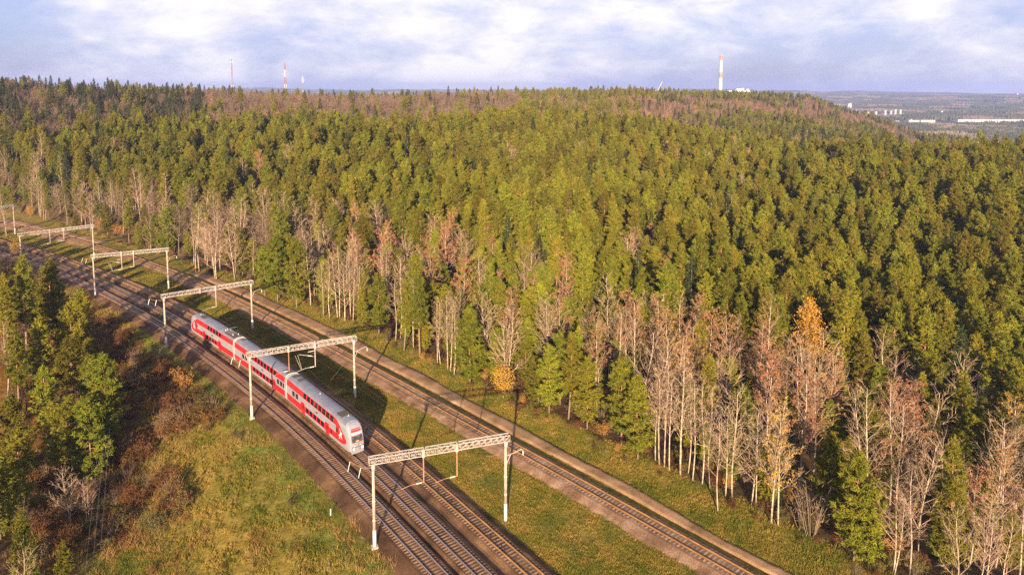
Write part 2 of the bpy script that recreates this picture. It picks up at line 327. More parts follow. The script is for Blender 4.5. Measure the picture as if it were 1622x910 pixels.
def make_ground():
    az = np.concatenate([np.arange(-48, 48.01, 0.45), np.arange(54, 306, 6)])
    rr = np.concatenate([[1.0], np.geomspace(20, 130, 130), np.geomspace(132, 520, 130), np.geomspace(530, 15000, 130)])
    A, Rr = np.meshgrid(np.radians(az), rr, indexing='ij'); x = Rr * np.sin(A); y = Rr * np.cos(A)
    z = ground(x, y)
    na, nr = A.shape; idx = np.arange(na * nr).reshape(na, nr); nx = np.roll(idx, -1, 0)
    F = np.stack([idx[:, :-1], nx[:, :-1], nx[:, 1:], idx[:, 1:]], -1).reshape(-1, 4)[:, ::-1]
    mb = MB(); mb.add(np.stack([x, y, z], -1).reshape(-1, 3), F)
    # the innermost ring is closed
    mb.add([(0, 0, float(ground(0, 0)))], np.zeros((0, 3), int))
    c = na * nr; mb.F.append((np.array([(c, int(nx[i, 0]), int(idx[i, 0])) for i in range(na)]), 0))
    me = mb.mesh('ground', ground_material(), smooth=True)
    s, d = SD(x, y); sc = np.clip(s, -400, 700); er = d - edge(sc); eL = (t1(sc) - 3.3) - d; r = np.hypot(x, y)
    forest = np.maximum(sstep(er, 0.5, 4), sstep(eL, 30, 38)); forest = np.maximum(forest, sstep(eL, 3, 8) * sstep(sc, 120, 150))
    rav = sstep(eL, 12, 22) * (1 - sstep(eL, 32, 40)) * sstep(sc, 45, 62) + sstep(eL, 3, 8) * sstep(sc, 78, 92) * 0.8
    far = sstep(r, 700, 1500)
    cov = np.stack([forest, np.clip(rav, 0, 1), far, np.ones_like(far)], -1).reshape(-1, 4); cov = np.concatenate([cov, [[0, 0, 0, 1]]])
    a = me.color_attributes.new('cover', 'FLOAT_COLOR', 'POINT'); a.data.foreach_set('color', cov.astype(np.float32).ravel())
    lush = sstep(eL, .4, 1.4) * (1 - sstep(eL, 3.2, 6.5)) * (1 - sstep(sc, 105, 135)) * .85 + sstep(d, t3(sc) + 5.5, t3(sc) + 7.5) * (1 - sstep(d, t4(sc) - 7.5, t4(sc) - 5)) * np.clip(.5 + 1.1 * wob(x, y, .07, 2), 0, 1) * .9
    b = me.attributes.new('lush', 'FLOAT', 'POINT'); b.data.foreach_set('value', np.concatenate([lush.ravel(), [0]]).astype(np.float32))
    obj('ground', me, kind='structure')
make_ground()

# ------------------------------------------------------------------ ballast beds and the dirt road
def gravel(name, cols, sc1, bumpd):
    m = bpy.data.materials.new(name); m.use_nodes = True; t = m.node_tree; b = t.nodes['Principled BSDF']; b.inputs['Roughness'].default_value = 0.95; b.inputs['Specular IOR Level'].default_value = 0.15
    P = node(t, 'ShaderNodeNewGeometry').outputs['Position']
    n1 = noise(t, P, sc1, 5, 0.6, 0.3); n2 = noise(t, P, 7.0, 4, 0.75)
    r1 = ramp(t, [(0.33, cols[0]), (0.52, cols[1]), (0.7, cols[2])]); t.links.new(n1, r1.inputs[0])
    r2 = ramp(t, [(0.3, 0.5), (0.7, 1.5)]); t.links.new(n2, r2.inputs[0])
    t.links.new(mixc(t, 1.0, r1.outputs[0], r2.outputs[0], 'MULTIPLY'), b.inputs['Base Color'])
    bp = node(t, 'ShaderNodeBump'); bp.inputs['Strength'].default_value = 0.9; bp.inputs['Distance'].default_value = bumpd
    t.links.new(n2, bp.inputs['Height']); t.links.new(bp.outputs[0], b.inputs['Normal'])
    return m
def loft(name, profile, s0, s1, step, material, smooth=False):
    """profile(s) -> list of (d, z); swept along s"""
    S = np.arange(s0, s1 + 0.01, step); rows = [profile(float(q)) for q in S]; k = len(rows[0])
    V = np.concatenate([W(np.full(k, q), np.array([p[0] for p in r]), np.array([p[1] for p in r])) for q, r in zip(S, rows)])
    i = np.arange(len(S) - 1)[:, None] * k + np.arange(k - 1)[None, :]
    F = np.stack([i, i + 1, i + k + 1, i + k], -1).reshape(-1, 4)
    return MB().add(V, F).mesh(name, material, smooth)
rj = random.Random(3)
def prof_main(s):
    a, b, c = float(t1(s)), float(t2(s)), float(t3(s)); w = lambda q: 0.09 * math.sin(s * q) + 0.05 * rj.uniform(-1, 1)
    return [(a - 4.2, -1.25), (a - 3.1 + w(.7), -0.72), (a - 1.75, -0.23), (a - 1.3, -0.215), (a + 1.3, -0.215), (a + 1.62, -0.25), ((a + b) / 2 - 0.05 + w(.9) * .4, -0.80), (b - 2.0 + w(1.1) * .3, -0.66),
            (b - 1.6, -0.215), (b - 1.3, -0.205), (b + 1.3, -0.205), (b + 1.62, -0.24), (b + 2.25 + w(.8) * .5, -0.78), (c - 2.0 + w(.6) * .5, -0.62), (c - 1.6, -0.26), (c - 1.3, -0.185), (c + 1.3, -0.185), (c + 1.7, -0.24), (c + 2.7 + w(.5), -0.8), (c + 3.8, -1.3)]
ball = gravel('track_ballast', [(0.04, 0.021, 0.011), (0.09, 0.048, 0.024), (0.17, 0.098, 0.052)], 0.22, 0.08)
obj('ballast_bed', loft('ballast_bed', prof_main, -60, 338, 1.0, ball), kind='structure')
def prof_side(s):
    a = float(t4(s)); w = 0.10 * math.sin(s * .19) + 0.07 * math.sin(s * .47 + 1) + 0.14 * rj.uniform(-1, 1)
    return [(a - 3.5 + w * 2, -1.3), (a - 2.6 + w, -0.66), (a - 1.75, -0.24), (a - 1.3, -0.2), (a + 1.3, -0.2), (a + 1.6, -0.26), (a + 2.55 + w * .5, -0.98), (a + 3.0, -1.02), (a + 3.4, -1.4)]
ball2 = gravel('pinkish_ballast', [(0.09, 0.05, 0.027), (0.165, 0.098, 0.06), (0.26, 0.17, 0.115)], 0.3, 0.08)
obj('ballast_bed', loft('side_ballast_bed', prof_side, -60, 338, .6, ball2), kind='structure')
def prof_road(s):
    a = float(t4(s)); w = float(roadw(s)); l = a + 3.35 + 0.12 * math.sin(s * .15) + .08 * rj.uniform(-1, 1); r = l + w + 0.25 * math.sin(s * .23 + 1) + .1 * rj.uniform(-1, 1)
    q = [l + (r - l) * f for f in (0, .12, .3, .5, .7, .88, 1)]
    return list(zip(q, (-1.25, -0.70, -0.735, -0.69, -0.735, -0.71, -1.25)))
road = gravel('dirt_road', [(0.15, 0.085, 0.04), (0.26, 0.155, 0.082), (0.35, 0.225, 0.13)], 0.25, 0.03)
obj('dirt_road', loft('dirt_road', prof_road, -60, 338, .6, road, True), kind='structure')

# ------------------------------------------------------------------ tracks: rails and sleepers
def rail_mesh(tk, off, bright, s0=-58, s1=330):
    S = np.arange(s0, s1, 1.5); P = W(S, tk(S), 0.0); T = np.gradient(P, axis=0); T /= np.linalg.norm(T, axis=1)[:, None]
    Nn = np.stack([-T[:, 1], T[:, 0], T[:, 2] * 0], -1) * -1
    prof = [(-.075, -.178), (.075, -.178), (.075, -.155), (.016, -.13), (.016, -.045), (.037, -.03), (.037, 0), (-.037, 0), (-.037, -.03), (-.016, -.045), (-.016, -.13), (-.075, -.155)]
    k = len(prof); V = np.concatenate([(P[:, None, :] + Nn[:, None, :] * (off + np.array([p[0] for p in prof]))[None, :, None] + np.array([[0, 0, p[1]] for p in prof])[None])]).reshape(-1, 3)
    i = np.arange(len(S) - 1)[:, None] * k; mb = MB(); mb.add(V, np.zeros((0, 4), int))
    for j in range(k):
        f = np.stack([i[:, 0] + j, i[:, 0] + (j + 1) % k, i[:, 0] + k + (j + 1) % k, i[:, 0] + k + j], -1)
        mb.F.append((f, 0 if (j == 6 or j == 5 or j == 7) else 1))
    return mb.mesh('rail', [M['rail_bright'] if bright else M['rail_rust'], M['rail_side'] if bright else M['rail_rust']])
def sleeper_mesh(material, w=0.125, l=1.35, zt=-0.17):
    mb = MB(); prof = [(-l, zt), (-.95, zt + .02), (-.62, zt - .005), (0, zt - .02), (.62, zt - .005), (.95, zt + .02), (l, zt)]
    V = []
    for y, z in prof: V += [(-w, y, z - .2), (-w * .85, y, z), (w * .85, y, z), (w, y, z - .2)]
    F = []
    for i in range(len(prof) - 1):
        for j in range(3): F.append((i * 4 + j, i * 4 + j + 1, i * 4 + j + 5, i * 4 + j + 4))
    F += [(0, 1, 2, 3), (27, 26, 25, 24)]
    mb.add(V, np.array(F)[:, ::-1])
    for y in (-.76, .76): box(mb, -.09, .09, y - .14, y + .14, zt - .01, zt + .012)
    return mb.mesh('sleeper', material)
def track(tk, label, bright, material, pitch, zt):
    o = thing('railway_track', label, 'railway track', group='railway tracks side by side')
    for off in (-.797, .797): obj('rail', rail_mesh(tk, off, bright), o)
    me = sleeper_mesh(material, zt=zt); S = np.arange(-26, 325, pitch); vis = 0; mb = MB()
    V0 = np.array([v.co for v in me.vertices]); F0 = [tuple(p.vertices) for p in me.polygons]; F0 = np.array([f for f in F0 if len(f) == 4])
    for q in S:
        q2 = q + random.uniform(-.03, .03); ang = math.atan2(float(tk(q2 + .5) - tk(q2 - .5)), 1.0)
        p = W(q2, tk(q2)); th = math.atan2(U[1], U[0]) - ang + random.uniform(-.012, .012)
        if vis < 300:
            obj('sleeper', me, o, (p[0], p[1], random.uniform(-.006, .006)), (0, 0, th)); vis += 1
        else:
            c, sn = math.cos(th), math.sin(th)
            mb.add(np.stack([p[0] + V0[:, 0] * c - V0[:, 1] * sn, p[1] + V0[:, 0] * sn + V0[:, 1] * c, V0[:, 2]], -1), F0)
    obj('distant_sleepers', mb.mesh('distant_sleepers', material), o, kind='stuff')
    return o
track(t1, 'outermost polished track on the grassy embankment side, passing the pole bases', True, M['sleeper'], 0.58, -0.17)
track(t2, 'polished track under the red train', True, M['sleeper'], 0.58, -0.17)
track(t3, 'dull track with sunken pale sleepers just beyond the train', False, M['sleeper_old'], 0.60, -0.165)
track(t4, 'rusty single track running beside the dirt road', False, M['sleeper_old'], 0.62, -0.165)

# ------------------------------------------------------------------ the train
CL = 25.3
PROF = [(0.0, .33), (1.12, .33), (1.36, .52), (1.41, 1.0), (1.41, 2.1), (1.41, 2.9), (1.40, 3.4), (1.355, 3.9), (1.26, 4.38), (1.03, 4.66), (0.58, 4.84), (0.0, 4.90)]
PZ = np.array([p[1] for p in PROF[1:]]); PY = np.array([p[0] for p in PROF[1:]])
def ysurf(z): return np.interp(z, PZ, PY)
XFZ = [0.33, 1.0, 1.6, 2.3, 3.1, 3.9, 4.5, 4.90]; XFV = [-.10, 0, -.02, -.14, -.38, -.68, -1.05, -1.6]
def xf(z): return np.interp(z, XFZ, XFV)
NOSE = 3.0
WV = [0, .06, .15, .3, .5, .75, 1]; WW = [.74, .84, .90, .95, .98, .995, 1.0]
def wfac(v): return np.interp(v, WV, WW)
def zfac(z, v): return z - np.clip(z - 3.2, 0, 9) * 0.16 * (1 - np.clip(v, 0, 1)) ** 1.6
def side_y(q, z, nose):
    """half width of the body, q metres behind the front end, at height z"""
    if not nose: return ysurf(z)
    f = xf(z); v = np.clip((q + f) / (NOSE + f), 0, 1)
    return ysurf(z) * wfac(v)
def body_mesh(nose):
    mb = MB(); L2 = CL / 2; ring = PROF + [(-y, z) for y, z in PROF[-2:0:-1]]; k = len(ring)
    rows = []
    if nose:
        for v in (0, .06, .15, .3, .5, .75, 1):
            rows.append([(L2 + xf(z) * (1 - v) - NOSE * v, y * wfac(v), zfac(z, v)) for y, z in ring])
    else: rows.append([(L2 - .32, y, z) for y, z in ring])
    for x in ((0.0,) if nose else (0.0,)): rows.append([(x, y, z) for y, z in ring])
    rows.append([(-L2 + .32, y, z) for y, z in ring])
    V = np.array(rows).reshape(-1, 3); mb.add(V, np.zeros((0, 4), int))
    for i in range(len(rows) - 1):
        for j in range(k):
            z = min(ring[j][1], ring[(j + 1) % k][1])
            mi = 1 if z >= 4.37 and not (nose and i < 3) else (2 if max(ring[j][1], ring[(j + 1) % k][1]) < .4 else 0)
            mb.F.append((np.array([[i * k + j, (i + 1) * k + j, (i + 1) * k + (j + 1) % k, i * k + (j + 1) % k]]), mi))
    # ends: rows between the left and the right side
    n = len(PROF)
    for base, flip in ((0, False), ((len(rows) - 1) * k, True)):
        c = mb.n
        ctr = []
        for j in range(1, n - 1):
            y, z = PROF[j]
            p = V[base + j]; ctr.append((p[0] + (0.10 if (nose and not flip) else 0.0), 0, p[2]))
        mb.add(ctr, np.zeros((0, 4), int))
        for j in range(1, n - 2):
            a, b = base + j, base + j + 1; a2, b2 = base + (k - j) % k, base + (k - j - 1) % k; ca, cb = c + j - 1, c + j
            q = [[a, b, cb, ca], [ca, cb, b2, a2]]
            if flip: q = [r[::-1] for r in q]
            mb.F.append((np.array(q), 0))
        t = [[base + n - 2, base + n - 1, c + n - 3], [c + n - 3, base + n - 1, base + k - n + 2], [base, base + 1, c], [base, c, base + k - 1]]
        if flip: t = [r[::-1] for r in t]
        mb.F.append((np.array(t), 0))
    return mb
def strip(mb, Q, top, bot, nose, off, m=0, sides=(-1, 1), nz=7, thick=None):
    """a panel that follows the side of the body; Q metres behind the front end"""
    zs = sorted(set(list(np.linspace(0, 1, nz))))
    for sg in sides:
        V = []
        for q, t, b in zip(Q, top, bot):
            for f in zs:
                z = b + (t - b) * f; V.append((CL / 2 - q, sg * (float(side_y(q, z, nose)) + off), z))
        kk = len(zs); F = []
        for i in range(len(Q) - 1):
            for j in range(kk - 1):
                a = (i * kk + j, i * kk + j + 1, (i + 1) * kk + j + 1, (i + 1) * kk + j)
                F.append(a if sg > 0 else a[::-1])
        mb.add(V, np.array(F)[:, ::-1] if False else F, m)
def rect(mb, q0, q1, z0, z1, nose, off, m=0, sides=(-1, 1)):
    Q = np.linspace(q0, q1, 4 if q1 - q0 > 1 else 3) if q0 < 5 and nose else [q0, q1]
    strip(mb, Q, [z1] * len(Q), [z0] * len(Q), nose, off, m, sides)
def front_pt(y, z, off):
    hw = float(ysurf(z) * WW[0]); return (CL / 2 + float(xf(z)) + .10 * (1 - abs(y) / hw) + off, y, float(zfac(z, 0)))
def front_panel(mb, poly_rows, off, m=0):
    """rows of (z, y0, y1) from low to high, laid on the cab front"""
    V = []; F = []; k = 7
    for z, y0, y1 in poly_rows:
        ys = sorted(list(np.linspace(y0, y1, k - 1)) + [0.0 if y0 < 0 < y1 else (y0 + y1) / 2])
        V += [front_pt(y, z, off) for y in ys]
    for i in range(len(poly_rows) - 1):
        for j in range(k - 1): F.append((i * k + j, i * k + j + 1, (i + 1) * k + j + 1, (i + 1) * k + j))
    mb.add(V, F, m)

DOORW = 1.35
def carriage(root, nose, spec, loc, rz):
    body = obj('carriage', body_mesh(nose).mesh('carriage', [M['white'], M['silver'], M['dark']]), root, loc, (0, 0, rz))
    sub = lambda n, mb, m: obj(n, mb.mesh(n, m), body)
    # red livery
    for sg in (-1, 1):
        mb = MB(); u0, u1 = spec['upper_band']; strip(mb, [u0, (u0 + u1) / 2, u1], [4.38] * 3, [3.34] * 3, nose, .008, 0, (sg,), 9); sub('red_band', mb, M['red'])
        mb = MB(); l0, l1 = spec['lower_band']; strip(mb, [l0, (l0 + l1) / 2, l1], [2.12] * 3, [1.06] * 3, nose, .008, 0, (sg,)); sub('red_band', mb, M['red'])
        for e0, e1 in spec['end_bands']:
            mb = MB(); s_ = spec['slope'] if (e0 + e1) / 2 > 12 else -spec['slope']
            strip(mb, [e0, e1], [1.9, 1.9], [.48, .48], nose, .012, 0, (sg,)); sub('red_band', mb, M['red'])
        if nose:
            mb = MB(); Q = [1.15, 1.35, 1.7, 2.2, 2.8, 3.5, 4.1, 4.65, 5.2]
            strip(mb, Q, [1.95, 2.25, 2.6, 3.0, 3.42, 3.85, 4.16, 4.33, 4.38], [1.72, 1.5, 1.3, 1.15, 1.08, 1.06, 1.06, 1.06, 1.06], nose, .010, 0, (sg,), 9); sub('red_cab_side', mb, M['red'])
            mb = MB(); strip(mb, [4.7, 5.35], [3.36, 3.36], [2.12, 2.12], nose, .012, 0, (sg,)); sub('grey_cab_panel', mb, M['white'])
            # white mounted knight emblem on the red cab side
            mb = MB(); q0, z0 = 3.05, 1.5
            def kn(pts): # convex quads (along, up); the horse leaps towards the nose
                P = [(q0 - x * 1.05, z0 + z * 1.15) for x, z in pts]
                mb.add([(CL / 2 - q, sg * (float(side_y(q, z, True)) + .022), z) for q, z in P], [tuple(range(4)) if sg < 0 else tuple(range(4))[::-1]])
            kn([(-.35, .45), (.28, .62), (.30, .92), (-.32, .78)])      # horse trunk
            kn([(.18, .72), (.42, 1.02), (.36, 1.22), (.10, .92)])      # neck
            kn([(.34, 1.02), (.60, .94), (.62, 1.05), (.40, 1.24)])     # head
            kn([(.20, .64), (.52, .42), (.56, .50), (.28, .78)])        # fore leg
            kn([(.48, .44), (.46, .20), (.53, .20), (.56, .46)])
            kn([(.10, .60), (.34, .26), (.41, .31), (.22, .68)])
            kn([(-.35, .50), (-.18, .10), (-.08, .12), (-.18, .55)])    # hind legs
            kn([(-.38, .50), (-.48, .06), (-.38, .05), (-.24, .50)])
            kn([(-.34, .72), (-.62, .55), (-.58, .42), (-.32, .58)])    # tail
            kn([(-.12, .85), (.10, .88), (.08, 1.32), (-.12, 1.30)])    # rider
            kn([(-.08, 1.33), (.05, 1.34), (.05, 1.50), (-.08, 1.49)])  # helmet
            kn([(-.10, 1.22), (-.34, 1.42), (-.30, 1.50), (-.06, 1.32)])# raised arm
            kn([(-.34, 1.42), (.00, 1.72), (.03, 1.68), (-.29, 1.40)])  # sword
            kn([(.02, .98), (.22, 1.02), (.20, 1.28), (.04, 1.24)])     # shield
            sub('knight_emblem', mb, M['whitewash'])
    for (q0, q1, z0, z1) in spec['windows']:
        for sg in (-1, 1):
            mb = MB(); rect(mb, q0, q1, z0, z1, nose, .02, 0, (sg,)); sub('window', mb, M['glass'])
    for q0 in spec['doors']:
        for sg in (-1, 1):
            mb = MB(); rect(mb, q0 - .06, q0 + DOORW + .06, .50, 2.55, nose, .016, 0, (sg,)); rect(mb, q0, q0 + DOORW / 2 - .02, .56, 2.46, nose, .03, 0, (sg,)); rect(mb, q0 + DOORW / 2 + .02, q0 + DOORW, .56, 2.46, nose, .03, 0, (sg,))
            rect(mb, q0 + .16, q0 + DOORW / 2 - .14, 1.35, 2.2, nose, .036, 1, (sg,)); rect(mb, q0 + DOORW / 2 + .14, q0 + DOORW - .16, 1.35, 2.2, nose, .036, 1, (sg,))
            rect(mb, q0 - .02, q0 + DOORW + .02, .40, .50, nose, .05, 2, (sg,))
            obj('door', mb.mesh('door', [M['red'], M['glass'], M['dark']]), body)
    for q0 in spec['displays']:
        for sg in (-1, 1):
            mb = MB(); rect(mb, q0, q0 + .8, 2.62, 2.84, nose, .02, 0, (sg,)); sub('destination_display', mb, M['black'])
    # roof: seams, grilles, aerials, cooling units
    mb = MB()
    for y in (-.92, -.45, .45, .92):
        z = float(np.interp(abs(y), [0, .58, 1.03, 1.26], [4.90, 4.84, 4.66, 4.38])) + .004
        box(mb, -CL / 2 + .9, CL / 2 - (3.6 if nose else .9), y - .018, y + .018, z - .03, z + .02)
    for q in np.arange(spec['seam0'], CL - 1, 2.45):
        x = CL / 2 - q
        tube(mb, [(x, y, float(np.interp(abs(y), [0, .58, 1.03, 1.26], [4.90, 4.84, 4.66, 4.38])) + .0) for y in (-1.26, -1.03, -.58, 0, .58, 1.03, 1.26)], .014, 4)
    sub('roof_seam', mb, M['silver'])
    for q0, q1, w, h, dark in spec['roof_units']:
        mb = MB(); x1, x0 = CL / 2 - q0, CL / 2 - q1
        box(mb, x0, x1, -w, w, 4.6, 4.88 + h); n = max(2, int((x1 - x0) / .22))
        for i in range(n):
            xx = x0 + (x1 - x0) * (i + .5) / n; box(mb, xx - .05, xx + .05, -w * .85, w * .85, 4.88 + h, 4.905 + h, 1)
        obj('roof_grille' if dark else 'cooling_unit', mb.mesh('roof_unit', [M['dark'] if dark else M['silver'], M['dark']]), body)
    for q in spec['aerials']:
        mb = MB(); tube(mb, [(CL / 2 - q, .2, 4.84), (CL / 2 - q, .2, 5.15)], [.05, .025], 6); box(mb, CL / 2 - q - .1, CL / 2 - q + .1, .1, .3, 4.84, 4.92); sub('aerial', mb, M['whitewash'])
    for q in (4.2, CL - 4.2):
        mb = MB(); x = CL / 2 - q
        for y in (-1.0, 1.0): box(mb, x - 1.7, x + 1.7, y - .12, y + .12, .42, .72)
        box(mb, x - .3, x + .3, -1.0, 1.0, .45, .8); sub('bogie', mb, M['dark'])
        for dx in (-1.25, 1.25):
            for y in (-.76, .76):
                mb = MB(); tube(mb, [(x + dx, y - .07, .46), (x + dx, y + .07, .46)], .46, 18); sub('wheel', mb, M['dark'])
    mb = MB(); box(mb, -5.5, 5.5, -1.2, 1.2, .26, .40); sub('underframe', mb, M['dark'])
    if nose:
        mb = MB(); front_panel(mb, [(3.50, -.86, .86), (3.62, -.86, .86), (3.98, -.80, .80), (4.08, -.76, .76)], .012); sub('red_front_panel', mb, M['red'])
        mb = MB(); front_panel(mb, [(3.10, -.90, .90), (3.4, -.87, .87)], .010); sub('front_header', mb, M['whitewash'])
        for y in (-.72, .72):
            mb = MB(); p = front_pt(y, 3.25, .02); tube(mb, [(p[0] - .1, y, p[2]), (p[0] + .03, y, p[2])], .08, 10); sub('marker_lamp', mb, M['lamp'])
        mb = MB(); front_panel(mb, [(2.98, -.92, .92), (3.05, -.92, .92)], .016); sub('red_front_line', mb, M['red'])
        mb = MB(); front_panel(mb, [(1.95, -.84, .84), (2.05, -.92, .92), (2.5, -.93, .93), (2.92, -.90, .90)], .014); ws = sub('windscreen', mb, M['screen'])
        mb = MB(); front_panel(mb, [(2.42, -.70, .60), (2.50, -.70, .60)], .03); front_panel(mb, [(2.55, -.15, -.09), (2.88, -.5, -.44)], .03); front_panel(mb, [(2.02, .2, .26), (2.6, .55, .60)], .03); sub('wiper', mb, M['black'])
        mb = MB(); front_panel(mb, [(2.06, -.28, .28), (2.2, -.28, .28)], .022); sub('yellow_plate', mb, M['yellow'])
        mb = MB()
        for sg in (-1, 1):
            for (ya, za), (yb, zb) in (((.10, 1.62), (.45, 1.72)), ((.45, 1.72), (.80, 1.88)), ((.80, 1.88), (1.02, 2.02))):
                lo = [front_pt(sg * ya, za, .016), front_pt(sg * yb, zb, .016), front_pt(sg * yb, zb + .06, .016), front_pt(sg * ya, za + .06, .016)]
                mb.add(lo, [(0, 1, 2, 3) if sg > 0 else (3, 2, 1, 0)])
        sub('red_front_line', mb, M['red'])
        mb = MB(); front_panel(mb, [(1.50, -.05, .05), (1.58, -.09, .09), (1.7, -.05, .05)], .018); sub('front_badge', mb, M['blue'])
        mb = MB(); front_panel(mb, [(.70, -.98, .98), (.85, -1.0, 1.0), (1.0, -1.02, 1.02), (1.15, -1.02, 1.02), (1.32, -1.02, 1.02)], .035); sub('bumper_recess', mb, M['dark'])
        for sg in (-1, 1):
            mb = MB(); x = CL / 2; box(mb, x + .0, x + .17, sg * .72 - .17, sg * .72 + .17, .80, 1.2); sub('headlight', mb, M['lamp'])
            mb = MB(); tube(mb, [(x, sg * .5, 1.38), (x + .11, sg * .5, 1.38)], .06, 10); sub('marker_lamp', mb, M['lamp'])
        mb = MB(); x = CL / 2; box(mb, x, x + .22, -.42, .42, .72, 1.24); box(mb, x + .2, x + .34, -.2, .2, .85, 1.1); sub('coupler_cover', mb, M['white'])
        mb = MB(); box(mb, x - .3, x + .06, -1.0, 1.0, .22, .66); sub('snow_plough', mb, M['white'])
    return body

def windows_row(q0, n, pitch, w, z0, z1): return [(q0 + i * pitch, q0 + i * pitch + w, z0, z1) for i in range(n)]
UZ, LZ, MZ = (3.42, 4.33), (1.2, 2.08), (2.24, 3.14)
M['screen'] = mat('windscreen_glass', (0.022, 0.024, 0.03), 0.06, spec=0.7, var=(0.09, 0.095, 0.11), scale=1.2)
front_spec = dict(upper_band=(5.0, CL - .36), lower_band=(5.1, 18.7), end_bands=[(18.4, CL - .36)], slope=.2, seam0=5.5,
    windows=windows_row(5.6, 8, 1.52, 1.22, *UZ) + windows_row(9.15, 5, 1.52, 1.2, *LZ) + [(6.15, 6.75, 1.3, 2.0), (3.95, 4.6, 2.3, 3.05), (19.75, 20.75, *MZ), (21.3, 22.3, *MZ)],
    doors=[7.3, 17.0], displays=[11.6], roof_units=[(3.7, 5.6, .8, .02, True), (21.2, 22.2, .5, .05, True), (23.2, 24.4, .6, .05, True)], aerials=[3.4, 14.0])
mid_spec = dict(upper_band=(.36, CL - .36), lower_band=(4.4, 17.6), end_bands=[(.36, 4.5), (17.3, CL - .36)], slope=.2, seam0=2.5,
    windows=windows_row(4.3, 8, 1.50, 1.2, *UZ) + windows_row(6.1, 6, 1.58, 1.25, *LZ) + [(.75, 1.35, *MZ), (1.65, 2.55, *MZ), (2.95, 3.85, *MZ), (18.2, 19.2, *MZ), (19.7, 20.7, *MZ)],
    doors=[4.6, 16.1], displays=[10.2], roof_units=[(.9, 2.6, .7, .05, True), (22.6, 24.2, .55, .07, False)], aerials=[12.5])
rear_spec = dict(upper_band=(5.0, CL - .36), lower_band=(5.1, 18.7), end_bands=[(18.4, CL - .36)], slope=.2, seam0=5.5,
    windows=windows_row(10.9, 5, 1.58, 1.27, *UZ) + windows_row(10.3, 4, 1.55, 1.15, *LZ) + [(4.3, 5.0, 2.3, 3.05), (7.0, 7.6, 1.3, 2.0)],
    doors=[8.3, 17.0], displays=[13.2], roof_units=[(5.0, 7.4, .72, .03, True), (19.6, 24.6, .95, .02, True)], aerials=[4.2])
def chord_next(s, L):
    a = W(s, float(t2(s))); lo, hi = s, s + 2 * L
    for _ in range(50):
        m = (lo + hi) / 2
        if np.linalg.norm(W(m, float(t2(m))) - a) < L: lo = m
        else: hi = m
    return lo
ends = [34.8]
for _ in range(3): ends.append(chord_next(ends[-1], CL))
epts = [W(q, float(t2(q))) for q in ends]
train = thing('passenger_train', 'red and light grey double deck electric train of three carriages on the middle track', 'train', tuple(epts[0]))
for i, (sp_, nose) in enumerate(((front_spec, True), (mid_spec, False), (rear_spec, True))):
    a, b = (epts[i], epts[i + 1]) if i < 2 else (epts[i + 1], epts[i])
    c = (a + b) / 2 - epts[0]; v = a - b
    cb = carriage(train, nose, sp_, tuple(c), math.atan2(v[1], v[0]))
    cb['label'] = ('front carriage with the cab windscreen facing the camera', 'middle carriage between two gangways', 'rear carriage carrying the raised pantograph')[i]
    if i < 2:
        p = epts[i + 1] - epts[0]; mb = MB()
        ring = [(y * .93, z - .12 if z > 4 else z + .1) for y, z in PROF[1:]]; ring = ring + [(-y, z) for y, z in ring[-2::-1]]
        k = len(ring)
        for x0 in np.arange(-.33, .33, .11):
            mb.add([(x0, y, z) for y, z in ring] + [(x0 + .055, y * 1.04, z + (.05 if z > 4 else 0)) for y, z in ring] + [(x0 + .11, y, z) for y, z in ring],
                   [(r * k + j, r * k + j + 1, (r + 1) * k + j + 1, (r + 1) * k + j) for r in (0, 1) for j in range(k - 1)])
        g = obj('gangway', mb.mesh('gangway', M['dark']), train, tuple(p), (0, 0, math.atan2(v[1], v[0])))
        for x0 in (-.36, .28):
            mb = MB(); R1 = [(y + .05 if y > 0 else y - .05 if y < 0 else 0, z + .04) for y, z in PROF[1:] + [(-y, z) for y, z in PROF[-2:0:-1]]]; k = len(R1)
            R0 = [(y * .9, z * .97 + .05) for y, z in PROF[1:] + [(-y, z) for y, z in PROF[-2:0:-1]]]
            V = [(x, y, z) for x in (x0, x0 + .09) for ring_ in (R0, R1) for y, z in ring_]
            F = []
            for j in range(k - 1):
                F += [(k + j, k + j + 1, 3 * k + j + 1, 3 * k + j), (j, j + 1, k + j + 1, k + j), (2 * k + j, 3 * k + j, 3 * k + j + 1, 2 * k + j + 1)]
            mb.add(V, F); obj('gangway_frame', mb.mesh('gangway_frame', M['whitewash']), g)
    if i == 2:
        x = CL / 2 - 21.2; mb = MB(); box(mb, x - 1.0, x + 1.0, -.7, .7, 4.94, 5.02)
        for dx in (-.9, .9):
            for y in (-.6, .6): tube(mb, [(x + dx, y, 4.8), (x + dx, y, 5.06)], .07, 8)
        bar(mb, (x - .9, -.15, 5.06), (x + 1.2, 0, 5.65), .05); bar(mb, (x - .9, .15, 5.06), (x + 1.2, 0, 5.65), .05)
        bar(mb, (x + 1.2, 0, 5.65), (x - .5, -.45, 6.15), .035); bar(mb, (x + 1.2, 0, 5.65), (x - .5, .45, 6.15), .035)
        for dx in (-.65, -.35): tube(mb, [(x + dx, y, z) for y, z in ((-1.0, 5.98), (-.75, 6.16), (.75, 6.16), (1.0, 5.98))], .03, 5)
        obj('pantograph', mb.mesh('pantograph', M['steel']), cb)
        mb = MB()
        for dx, y in ((1.9, -.5), (2.3, .4), (2.7, -.1), (-1.7, .5), (-2.1, -.5)): tube(mb, [(x + dx, y, 4.85), (x + dx, y, 5.2)], [.12, .07], 8)
        obj('roof_insulator', mb.mesh('roof_insulator', M['insulator']), cb, kind='stuff')

